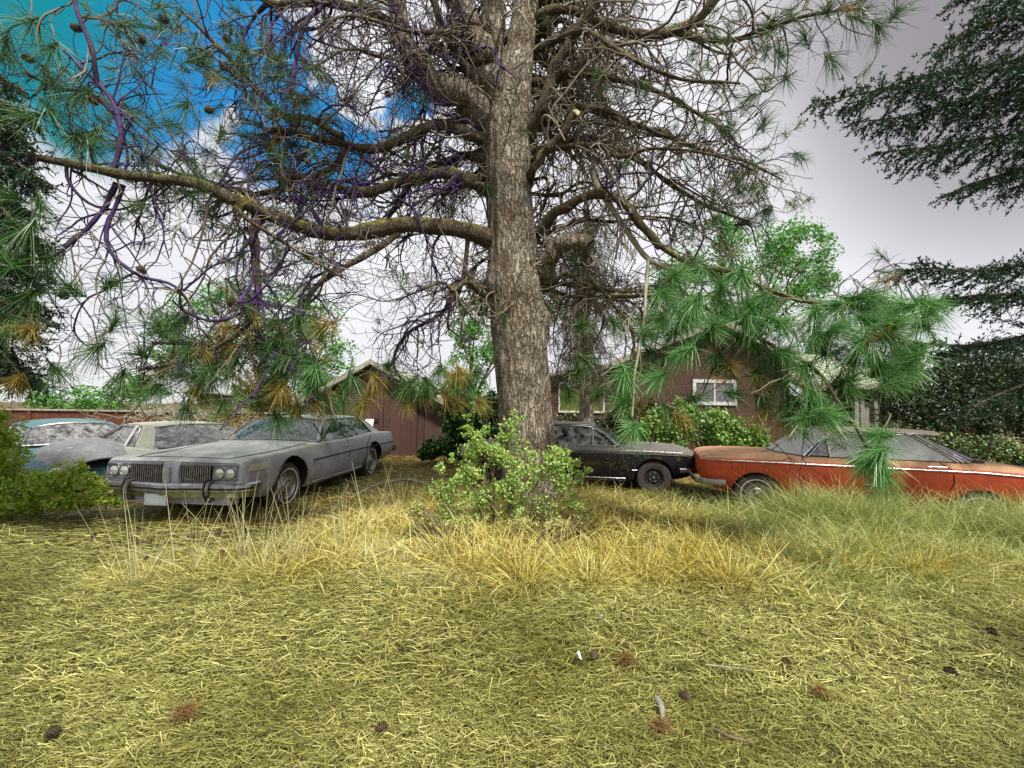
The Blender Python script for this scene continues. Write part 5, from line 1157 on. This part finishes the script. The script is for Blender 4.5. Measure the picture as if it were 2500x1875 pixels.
plant('leafy_bush', 'green bush of small leaves standing right in front of the trunk foot', 'bush', (float(G(1090, 1165).x), float(G(1090, 1165).y), 0),
      [(1100, 925, 22, 1.6), (1085, 975, 42), (1040, 955, 32), (1010, 930, 14), (1020, 1000, 45), (1100, 1030, 55), (1160, 1010, 30), (1150, 985, 14), (1190, 980, 20), (1205, 1000, 36), (1180, 1050, 45), (1225, 985, 16), (992, 1050, 28), (965, 1080, 24), (1035, 1080, 44), (1105, 1090, 45, .8), (1215, 1040, 32), (1250, 1030, 16),
       (1180, 1100, 32), (1000, 1110, 40, .8), (945, 1055, 20), (1185, 1140, 22), (1010, 900, 9), (1112, 893, 9), (950, 1010, 14), (1128, 905, 7), (1050, 925, 9), (975, 990, 12), (1245, 1000, 10), (1270, 1015, 9), (1130, 960, 16), (1015, 1140, 34, .8), (1090, 1140, 30, .7), (1180, 1165, 26, .8), (960, 1125, 26, .8), (1235, 1085, 30), (1130, 1120, 22)], 5.5, 16500, .034, 'leaf_shrub', .65, .34, part='foliage', stems=60, extra=('leaf_pale', .22), asp=.85)
plant('pale_bush', 'yellowing scrub of dry small leaves at the foot of the green bush', 'bush', (float(G(1090, 1230).x), float(G(1090, 1230).y), 0),
      [(980, 1140, 34, .8), (1040, 1150, 40, .8), (1130, 1140, 34, .8), (920, 1130, 34, .6), (1080, 1180, 44, .5), (980, 1180, 44, .5), (1210, 1140, 36, .6), (900, 1100, 22), (1260, 1110, 24), (1150, 1190, 30, .5)], 5.2, 8500, .030, 'leaf_pale', .8, .2, part='foliage', stems=70, extra=('leaf_shrub', .15), asp=.8)
plant('green_vine_heap', 'bright green vines heaped over the teal sedan at the left edge', 'vine', (float(P(60, 1000, 5.9).x), 5.9, 0),
      [(-60, 960, 90), (-20, 930, 55, .7), (0, 985, 55), (150, 1035, 40), (100, 1050, 55, .6), (30, 1060, 80, .6), (190, 1040, 30, .6), (-40, 900, 50, .5), (170, 1010, 18), (215, 1065, 28, .5), (-120, 1040, 90), (240, 1050, 30, .5), (60, 1085, 70, .35), (150, 1080, 60, .35), (235, 1078, 36, .3), (-40, 1080, 90, .5)], 5.9, 34000, .062, 'leaf_vine', .6, .2, part='foliage', stems=0, extra=('leaf_pale', .12), asp=.42)

for lb, bx, by, px_, zz in (('leafy tree added out of view on the left to shade the ground', -2.6, -2.9, -1, 0), ('leafy tree added out of view on the right to shade the ground', 6.6, -2.6, 1, 0)):  # unseen trees, added only to shade the lower corners
    st_ = thing('added_shade_tree', lb, 'tree', (bx, by, 0), group='unseen trees added for shade'); nb_ = NB(); pp = RNG.normal(size=(9000, 3)); pp /= np.linalg.norm(pp, axis=1)[:, None]; pp = pp*RNG.random((9000, 1))**.4*np.array((3.0, 2.4, 1.7))+np.array((0, 0, 5.6))
    nb_.leaves(pp, RNG.uniform(.10, .20, 9000), .3, .6); nb_.build('crown', M['leaf_soft'], st_); tb_ = NB(); tb_.tube(smooth_path([(0, 0, -.1), (.1, 0, 2), (0, 0, 4), (0, .1, 6)], 4), np.linspace(.22, .08, 13), 10); tb_.build('trunk', M['stem'], st_, True)
def dead_tree():
    base = Vector(gb(1262, 9.8)); t = thing('dead_conifer', 'dark conifer hung with dead brown twigs, just behind the big trunk', 'conifer', base); nb = Rel(); hi = NB(); b = np.array(base)
    tr = smooth_path([(0, 0, -.1), (.05, 0, 2), (-.02, 0, 4), (.03, 0, 6.3)], 5); hi.tube(tr, np.linspace(.20, .05, len(tr)), 12); hi.build('trunk', M['bark'], t, True)
    tw = NB(); fo = NB()
    for i in range(230):
        z = RNG.uniform(2.3, 6.0); az = RNG.uniform(0, 2*PI); d = np.array((math.cos(az), math.sin(az), RNG.uniform(-.2, .5)))
        L_ = RNG.uniform(.5, 1.15); p = wander(np.array((0, 0, z)), d, L_, 9, .12, .13); tw.tube(p, np.linspace(.016, .006, 10), 4)
        for q in range(7):
            k = RNG.integers(2, 10); p2 = wander(p[k], RNG.normal(size=3)*.4+np.array((0, 0, -.6)), RNG.uniform(.2, .6), 5, .2, .15); tw.tube(p2, np.linspace(.007, .003, 6), 3)
            if RNG.random() < .5: tufts(fo, [(p2[-1], (0, 0, -1), .13, 14, .008)], .5)
    tag(tw.build('twigs', M['twig'], t), kind='stuff'); fo.build('crown', leafmat('dead_tree_needles', [(.05, .07, .02), (.12, .09, .03), (.05, .10, .03)], .6, .2), t)
dead_tree()

def spruce(name, label, tx, D, branches, group=None, width=.42, dens=1., mat='spruce', base_y=None):
    """branches: list of (dx,dy,D) polylines from the trunk outwards"""
    bp = P(tx, 900, D); b = np.array((bp.x, bp.y, 0)); t = thing(name, label, 'spruce', tuple(b), group=group)
    tr = NB(); tr.tube([(0, 0, -.1), (0, 0, 3), (0, 0, 8), (0, 0, 12)], [.22, .18, .10, .03], 12); tr.build('trunk', M['bark'], t, True)
    ax = NB(); fo = NB()
    for br, wmax, hang in branches:
        c = smooth_path([P(*p) for p in br], 8)-b; seg = np.linalg.norm(np.diff(c, axis=0), axis=1); L_ = seg.sum(); cum = np.concatenate([[0], np.cumsum(seg)])
        ax.tube(c, np.linspace(.035, .006, len(c)), 6)
        n = int(L_*30*dens); wmax *= 1.45
        for i in range(n):
            s = (i+.5)/n*L_; k = min(int(np.searchsorted(cum, s))-1, len(c)-2); k = max(k, 0); p = c[k]+(c[k+1]-c[k])*((s-cum[k])/seg[k]); td = (c[k+1]-c[k])/seg[k]
            sd = np.cross(td, (0, 0, 1)); sd /= np.linalg.norm(sd)+1e-9; sg = 1 if i % 2 else -1
            f = s/L_; w = wmax*(1-f)**.55*(.25+.75*min(1, f*6))*RNG.uniform(.55, 1.15)+.05
            d = sd*sg*.75+td*.75+np.array((0, 0, -hang*RNG.uniform(.2, 1.1)))+RNG.normal(size=3)*.12
            tw = wander(p, d, w, 5, .05, .06*hang); ax.tube(tw, np.linspace(.006, .0025, 6), 3)
            subs = [tw]
            for q in range(int(w*13)):
                kk = RNG.integers(1, 6); d2 = (tw[kk]-tw[kk-1]); d2 = d2/np.linalg.norm(d2)+RNG.normal(size=3)*.5; subs.append(wander(tw[kk], d2, RNG.uniform(.08, .22), 3, .05, .03))
            for sb in subs:
                l2 = np.linalg.norm(np.diff(sb, axis=0), axis=1).sum(); m = max(5, int(l2*95)); u = RNG.random(m)*(len(sb)-1); ii = np.minimum(u.astype(int), len(sb)-2)
                q = sb[ii]+(sb[ii+1]-sb[ii])*(u-ii)[:, None]; dd = (sb[ii+1]-sb[ii]); dd /= np.linalg.norm(dd, axis=1)[:, None]+1e-9
                nd = RNG.normal(size=(m, 3)); nd /= np.linalg.norm(nd, axis=1)[:, None]; nd = nd*.75+dd*.7; nd /= np.linalg.norm(nd, axis=1)[:, None]
                fo.blades(q, nd, RNG.uniform(.024, .042, m), np.full(m, .014), np.zeros((m, 3)), seg=1, tip=.5)
    ax.build('branches', M['stem'], t, True)['kind'] = 'stuff'; fo.build('crown', M[mat], t)
spruce('spruce_tree', 'dark spruce reaching in from the right edge against grey sky', 2700, 5.4, [
    ([(2660, 30, 5.4), (2400, 90, 5.2), (2200, 130, 5.0), (2000, 165, 4.9), (1870, 200, 4.8), (1752, 222, 4.8)], .62, .55),
    ([(2660, 0, 5.4), (2450, 20, 5.1), (2250, 30, 5.0), (2100, 60, 4.9), (2030, 110, 4.9)], .55, .4), ([(2660, -90, 5.4), (2400, -60, 5.1), (2200, -20, 5.0), (2060, -10, 4.9)], .5, .5),
    ([(2680, 200, 5.4), (2450, 210, 5.3), (2250, 190, 5.2), (2080, 220, 5.1), (1960, 250, 5.0), (1840, 265, 5.0)], .6, .8),
    ([(2680, 230, 5.4), (2450, 260, 5.3), (2250, 290, 5.2), (2120, 300, 5.1), (1990, 320, 5.0), (1890, 330, 5.0)], .5, .7),
    ([(2680, 320, 5.4), (2450, 340, 5.3), (2250, 360, 5.3), (2120, 390, 5.2), (2045, 420, 5.2)], .50, .7),
    ([(2680, 560, 5.4), (2450, 570, 5.5), (2250, 570, 5.6), (2100, 585, 5.6), (1990, 580, 5.6), (1925, 605, 5.6)], .50, .3),
    ([(2680, 640, 5.4), (2450, 640, 5.5), (2250, 635, 5.6), (2100, 640, 5.6), (1960, 660, 5.6), (1850, 650, 5.6)], .40, .35),
    ([(2680, 700, 5.4), (2450, 700, 5.6), (2250, 720, 5.8), (2100, 745, 5.9), (1980, 740, 5.9)], .55, .45),
    ([(2680, 760, 5.4), (2450, 780, 5.6), (2250, 820, 5.8), (2120, 870, 5.8), (2080, 905, 5.8)], .5, .5)], 'spruces framing the yard', dens=1.15)
spruce('spruce_tree', 'dark spruce hanging in from the left edge above the vines', -320, 4.6, [
    ([(-300, 120, 4.6), (-150, 160, 4.5), (-40, 210, 4.4), (50, 300, 4.4)], .55, .8), ([(-300, 180, 4.6), (-150, 250, 4.5), (-30, 310, 4.4), (80, 380, 4.4)], .5, .8), ([(-300, 300, 4.6), (-150, 360, 4.5), (-20, 430, 4.4), (70, 520, 4.3)], .5, .9),
    ([(-300, 420, 4.6), (-150, 470, 4.5), (-30, 520, 4.4), (110, 600, 4.4)], .5, .9), ([(-300, 520, 4.6), (-150, 570, 4.5), (-20, 640, 4.4), (100, 690, 4.4)], .5, .8), ([(-300, 620, 4.6), (-150, 680, 4.6), (-20, 740, 4.5), (60, 830, 4.5)], .5, .7),
    ([(-300, 40, 4.6), (-150, 90, 4.5), (-40, 140, 4.4), (40, 190, 4.4)], .4, .8)]+[([(-300, y_-130, 5.0), (-150, y_-80, 4.9), (-30, y_-30, 4.8), (x_, y_+30, 4.7)], .5, .8) for x_, y_ in ((70, 230), (60, 300), (95, 360), (60, 430), (90, 500), (70, 570), (105, 640), (80, 700), (50, 770), (90, 800))], 'spruces framing the yard', dens=1.15)

# dry brush and fallen branches
def brush():
    D = 12.2; b = np.array(gb(420, D)); t = thing('brush_pile', 'heap of pale dry brush against the red fence behind the coupe', 'brush pile', tuple(b)); nb = NB(); c0 = np.array(P(430, 905, D))-b
    for i in range(230):
        p = c0+RNG.normal(size=3)*np.array((1.0, .3, .22)); d = RNG.normal(size=3)*np.array((1, .5, .45)); q = wander(p, d, RNG.uniform(.4, 1.2), 7, .15, .05); q[:, 2] = np.maximum(q[:, 2], .02)
        nb.tube(q, np.linspace(.014, .005, 8), 4)
    nb.build('twigs', M['twig_pale'], t)['kind'] = 'stuff'
brush()
def stick(name, label, pts, r, mat='twig_pale', cat='branch', h=.03, flat=False):
    nb = NB(); w = []
    for dx, dy, z in pts: g = G(dx, dy); w.append((g.x, g.y, float(gz(g.x, g.y))+z+h))
    b = np.array((w[0][0], w[0][1], 0)); c = smooth_path(w, 5)-b; n = len(c)
    nb.tube(c, np.linspace(r, r*.45, n), 7)
    for i in range(0 if cat != 'branch' else 4):
        k = RNG.integers(2, n-2); d = RNG.normal(size=3)*.4; d[2] = abs(d[2])*.4; nb.tube(wander(c[k], (c[k+1]-c[k-1])*3+d, .35*RNG.uniform(.4, 1)*r/.02, 5, .1, .0), np.linspace(r*.4, r*.15, 6), 5)
    o = nb.build(name, M[mat], None, True); o.location = tuple(b); tag(o, label, cat); return o
stick('fallen_branch', 'grey fallen branch lying left of the green bush', [(940, 1062, .05), (890, 1050, .08), (850, 1048, .06), (800, 1062, .04), (770, 1075, .02)], .030)
stick('fallen_branch', 'long thin bare branch lying on the weedy bank behind the orange sedan', [(2230, 1010, 1.05), (2130, 1010, .95), (2030, 1035, .75), (1965, 1050, .6)], .022)
stick('bark_strip', 'grey green strip of fallen bark in the bottom straw', [(1420, 1525, .0), (1428, 1550, .02), (1432, 1580, .0)], .022, 'greywood', 'bark')
stick('dark_stick', 'dark curved stick near the bottom edge', [(1540, 1600, .0), (1580, 1625, .01), (1625, 1628, .0)], .009, 'stem', 'stick', .05)
stick('pale_stick', 'straight pale stick lying on the mown straw', [(1525, 1462, .02), (1580, 1470, .02), (1640, 1475, .01)], .006, 'twig_pale', 'stick', .05)
def dead_leaf(name, label, dx, dy, mat, s):
    g = G(dx, dy); mb = MB(); rows = [[(s*(t-.5), s*.45*math.sin(PI*min(max(t, .04), .96))*u, .02+.02*math.sin(t*5)+.012*u*u) for u in np.linspace(-1, 1, 5)] for t in np.linspace(0, 1, 7)]
    o = mb.grid(rows, (0, 0, -.002)).build(name, mat); o.location = (g.x, g.y, float(gz(g.x, g.y))+.055); o.rotation_euler = (.2, .1, dx); tag(o, label, 'leaf')
dead_leaf('dead_leaf', 'white dead leaf beside the small cone on the straw', 1250, 1444, M['white'], .04)
dead_leaf('dead_leaf', 'small white leaf on the straw below the golden grass', 1296, 1351, M['white'], .03)
def clump(label, dx, dy, r, n):
    g = G(dx, dy); z = float(gz(g.x, g.y))+.03; nb = NB(); d = RNG.normal(size=(n, 3)); d[:, 2] = np.abs(d[:, 2])*.5; d /= np.linalg.norm(d, axis=1)[:, None]
    nb.blades(np.tile((0, 0, .02), (n, 1))+RNG.normal(size=(n, 3))*.015, d, RNG.uniform(.5, 1, n)*r, np.full(n, .004), np.tile((0, 0, -.3), (n, 1)), seg=2)
    o = nb.build('dry_needle_clump', M['needle_rust']); o.location = (g.x, g.y, z); tag(o, label, 'needle clump', 'rusty needle clumps')
M['needle_rust'] = leafmat('rusty_needles', [(.08, .04, .015), (.20, .11, .03), (.30, .20, .06)], .7, .1)
clump('rusty brown needle clump on the pale straw, right of the white leaf', 1354, 1439, .09, 260)
clump('rusty brown needle clump at the foot of the bark strip', 1425, 1600, .08, 220)
clump('rusty brown needle clump in the lower left straw', 395, 1560, .09, 200)
clump('rusty brown needle clump right of the lone bottom cone', 1770, 1520, .07, 150)

# ------------------------------------------------------------------ grass
M['straw'] = leafmat('flattened_straw', [(.035, .032, .007), (.34, .33, .075), (.74, .70, .27), (.15, .19, .035), (.42, .39, .09), (.055, .045, .010)], .55, .10, (.50, .50, .32), .5)
M['golden'] = leafmat('golden_dry_grass', [(.11, .09, .015), (.48, .40, .07), (.72, .64, .20), (.80, .77, .38), (.54, .53, .16), (.56, .40, .06)], .55, .2, (.85, .78, .52), .9)
M['greengrass'] = leafmat('seeding_green_grass', [(.20, .28, .07), (.42, .46, .15), (.62, .60, .28), (.34, .40, .12)], .5, .35, (.8, .85, .7), 1.3)
M['stalk'] = leafmat('pale_seed_stalks', [(.50, .45, .24), (.66, .60, .34), (.42, .42, .20)], .6, .2)
def straw():
    nb = NB()
    def scatter(n, y0, y1, xk, ln, wd, zmax, al=.35):
        y = np.sqrt(RNG.random(n)*(y1*y1-y0*y0)+y0*y0); x = (RNG.random(n)*2-1)*y*xk
        z = gz(x, y)+RNG.random(n)**1.5*zmax+.004
        ang = np.where(RNG.random(n) < al*np.clip(.6-x/3, .1, 1.8), RNG.normal(0, .35, n), RNG.uniform(0, 2*PI, n))
        t = RNG.normal(0, .13, n); d = np.stack([np.cos(ang)*np.cos(t), np.sin(ang)*np.cos(t), np.sin(t)], -1)
        side = np.stack([-np.sin(ang), np.cos(ang), RNG.normal(0, .35, n)], -1); side /= np.linalg.norm(side, axis=1)[:, None]
        L_ = RNG.uniform(*ln, n)
        b = np.stack([-np.sin(ang), np.cos(ang), np.zeros(n)], -1)*RNG.normal(0, .22, n)[:, None]; b[:, 2] -= np.abs(np.sin(t))*.5
        root = np.stack([x, y, z], -1)-d*L_[:, None]*.4
        nb.blades(root, d, L_, RNG.uniform(*wd, n), b, side, seg=2, tip=.35)
    scatter(75000, 1.15, 2.6, 1.32, (.025, .10), (.002, .0045), .05)
    scatter(90000, 2.5, 4.8, 1.30, (.04, .15), (.003, .007), .06)
    scatter(60000, 4.7, 9.5, 1.30, (.10, .30), (.007, .012), .06)
    scatter(22000, 9.3, 15, 1.30, (.15, .40), (.012, .02), .07)
    n = 46000; y = RNG.uniform(5.6, 13.5, n); x = RNG.uniform(-8, 8, n); keep = RNG.random(n) < np.clip(1.15-np.abs(x-.3)/9-.0*y, 0, 1)*(.35+.65*(np.sin(x*1.4+y)*.5+.5)); x, y = x[keep], y[keep]; n = len(x)
    lb = NB(); an = RNG.uniform(0, 2*PI, n); d = np.stack([np.cos(an), np.sin(an), RNG.normal(0, .15, n)], -1); sd = np.stack([-np.sin(an), np.cos(an), RNG.normal(0, .3, n)], -1)
    lb.blades(np.stack([x, y, gz(x, y)+RNG.random(n)*.05+.03], -1), d, RNG.uniform(.10, .26, n), RNG.uniform(.008, .014, n), RNG.normal(size=(n, 3))*.15*np.array((1, 1, .2)), sd, seg=1, tip=.4)
    tag(lb.build('needle_litter', leafmat('brown_needle_litter', [(.14, .08, .02), (.36, .23, .06), (.50, .36, .10), (.22, .13, .03)], .7, .1)), 'orange brown needle litter under the pine', kind='stuff')
    o = nb.build('flattened_straw', M['straw']); tag(o, 'mown flattened straw covering the yard', kind='stuff')
straw()
def field(name, mat, label, n, region, hgt, wd, lean=.35, droop=.5, clumps=None, seg=3):
    """upright blades; region(n)->x,y,density weight in 0..1 and height factor"""
    nb = NB(); x, y, w = region(n); keep = RNG.random(len(x)) < w; x, y, w = x[keep], y[keep], w[keep]; m = len(x)
    d = RNG.normal(size=(m, 3))*lean; d[:, 2] = 1; d /= np.linalg.norm(d, axis=1)[:, None]
    hf = (.55+.45*np.clip(w, 0, 1))*(.4+.6*sm(y, 3.3, 4.7)); L_ = RNG.uniform(*hgt, m)*hf
    be = RNG.normal(size=(m, 3))*.45; be[:, 2] = -np.abs(RNG.normal(size=m))*droop
    root = np.stack([x, y, gz(x, y)-.01], -1); nb.blades(root, d, L_, RNG.uniform(*wd, m), be, seg=seg, tip=.12)
    o = nb.build(name, M[mat]); tag(o, label, kind='stuff')
def box_region(x0, x1, y0, y1, f):
    def g(n):
        x = RNG.uniform(x0, x1, n); y = RNG.uniform(y0, y1, n); return x, y, np.clip(f(x, y), 0, 1)
    return g
def sm(v, a, b): t = np.clip((v-a)/(b-a), 0, 1); return t*t*(3-2*t)
def bandf(x, y):
    """the unmown island round the tree, front edge about 4 m away"""
    edge = 4.0+.38*np.sin(x*1.7)+.28*np.sin(x*4.1+1)+.15*np.sin(x*9.3)+np.where(x < -1.6, (-1.6-x)*.5, 0); return sm(y, edge-.75, edge+.55)*sm(x, -2.9, -1.7)
cl = lambda x, y, f=2.7: .5+.5*np.sin(x*f+np.sin(y*f*.8)*1.5)*np.sin(y*f*1.2+1)
def not_car(x, y):
    """no grass through the cars' bodies"""
    ok = np.ones_like(x)
    for cx, cy, a, l0, l1, hw in ((4.10, 7.74, R(162), -3.8, .85, .86), (2.8, 9.15, R(-8), -3.8, .85, .84), (-4.34, 6.95, R(-95.2), -4.7, 1.2, 1.02)):
        u = (x-cx)*math.cos(a)+(y-cy)*math.sin(a); v = -(x-cx)*math.sin(a)+(y-cy)*math.cos(a); ok = ok*np.where((u > l0) & (u < l1) & (np.abs(v) < hw), 0, 1)
    return ok
field('golden_grass', 'golden', 'golden dry grass in an unmown island round the pine', 98000, box_region(-3, 8.5, 3.0, 9.0, lambda x, y: bandf(x, y)*(.25+.75*cl(x, y))*(1-.75*sm(x, 2.2, 3.6)*sm(y, 4.3, 5.2))*(1-.6*sm(y, 7, 9))*not_car(x, y)), (.22, .52), (.008, .015), .65, 1.0)
field('green_grass', 'greengrass', 'tall green seeding grass in front of the orange sedan', 40000, box_region(1.3, 9.0, 3.4, 7.9, lambda x, y: bandf(x, y)*sm(x, 1.6, 3.4)*(.45+.55*cl(x+2, y, 2.1))*not_car(x, y)), (.32, .62), (.009, .016), .38, .8)
field('mixed_grass', 'stalk', 'pale tangled dry grass left of the green bush', 22000, box_region(-3.0, .2, 3.9, 6.3, lambda x, y: bandf(x, y)*cl(x, y, 1.9)**1.3), (.12, .30), (.004, .007), .75, .9)
field('tall_green_grass', 'greengrass', 'tallest green grass hiding the wheels of the orange sedan', 44000, box_region(2.6, 8.8, 4.7, 7.6, lambda x, y: sm(x, 3.0, 4.2)*(.35+.65*cl(x+1, y, 2.6))*not_car(x, y)*np.where(y < 7.02-.318*(x-3.7), 1, 0)*np.where(y > 5.9-.318*(x-3.7), 1, .15)*sm(x, 3.2, 4.4)), (.55, .90), (.008, .014), .22, .45)
def clumped(name, mat, label, centres, n, hgt, wd, spread, droop=.35, out=.5, seed=.1):
    nb = NB()
    for dx, dy, k in centres:
        g = G(dx, dy); m = int(n*k); d = RNG.normal(size=(m, 3))*out; d[:, 2] = 1; d /= np.linalg.norm(d, axis=1)[:, None]
        root = np.stack([g.x+d[:, 0]*spread+RNG.normal(size=m)*spread*.4, g.y+d[:, 1]*spread+RNG.normal(size=m)*spread*.4, np.zeros(m)], -1); root[:, 2] = gz(root[:, 0], root[:, 1])
        be = d*.15; be[:, 2] -= np.abs(RNG.normal(size=m))*droop; nb.blades(root, d, RNG.uniform(*hgt, m), RNG.uniform(*wd, m), be, seg=3, tip=.3)
    o = nb.build(name, M[mat]); tag(o, label, kind='stuff')
clumped('seed_stalks', 'stalk', 'long pale stalks fanning up in front of the silver sedan', [(300, 1260, 1), (420, 1240, .8), (560, 1235, 1.1), (640, 1220, 1), (740, 1200, .9), (530, 1200, .7), (860, 1130, .6), (800, 1150, .5)], 34, (.40, .85), (.004, .006), .10, .10, .42)
clumped('vine_weeds', 'leaf_vine', 'loose green weeds sprouting round the vine heap', [(20, 1075, 1.5), (70, 1065, 1.5), (120, 1060, 1.4), (165, 1055, 1.3), (205, 1050, 1), (40, 1040, 1.2), (100, 1030, 1.2), (150, 1025, 1), (0, 1020, 1.2), (235, 1070, .8)], 150, (.25, .62), (.010, .020), .16, .55, .4)
clumped('stalk_base_grass', 'golden', 'green and straw tufts at the foot of the long stalks', [(260, 1250, 1), (350, 1240, 1.2), (450, 1250, 1), (560, 1240, 1.3), (640, 1230, 1.2), (700, 1160, 1.2), (730, 1220, 1.2), (520, 1205, 1), (800, 1170, 1.2), (620, 1180, 1), (840, 1200, 1.2), (880, 1110, 1), (780, 1110, 1)], 300, (.08, .26), (.004, .007), .26, .7, .9)
clumped('bent_grass', 'golden', 'bent golden tufts along the edge of the mown straw', [(960+i*62+random.uniform(-15, 15), 1215+random.uniform(-20, 45), random.uniform(.6, 1.3)) for i in range(19)], 380, (.18, .48), (.006, .010), .18, 1.1, .6)
clumped('green_tufts', 'greengrass', 'small green tufts in the mown straw', [(1050, 1570, 1), (220, 1590, 1), (1330, 1560, .8), (1470, 1420, .9), (1620, 1330, .9), (860, 1480, .6), (1700, 1400, .5), (1100, 1400, .6), (1250, 1300, 1)], 90, (.03, .09), (.002, .004), .06, .4, .8)
clumped('tall_blades', 'stalk', 'tall pale blades standing by the orange sedan wheel and black car', [(1570, 1085, 1), (1600, 1100, 1), (1690, 1120, 1.3), (1350, 1050, .8), (1290, 1060, .7), (1780, 1110, .8), (1850, 1120, .8), (1960, 1125, .8), (2060, 1130, .8), (2150, 1140, .8), (2200, 1150, .8)], 26, (.35, .70), (.005, .008), .10, .25, .35)
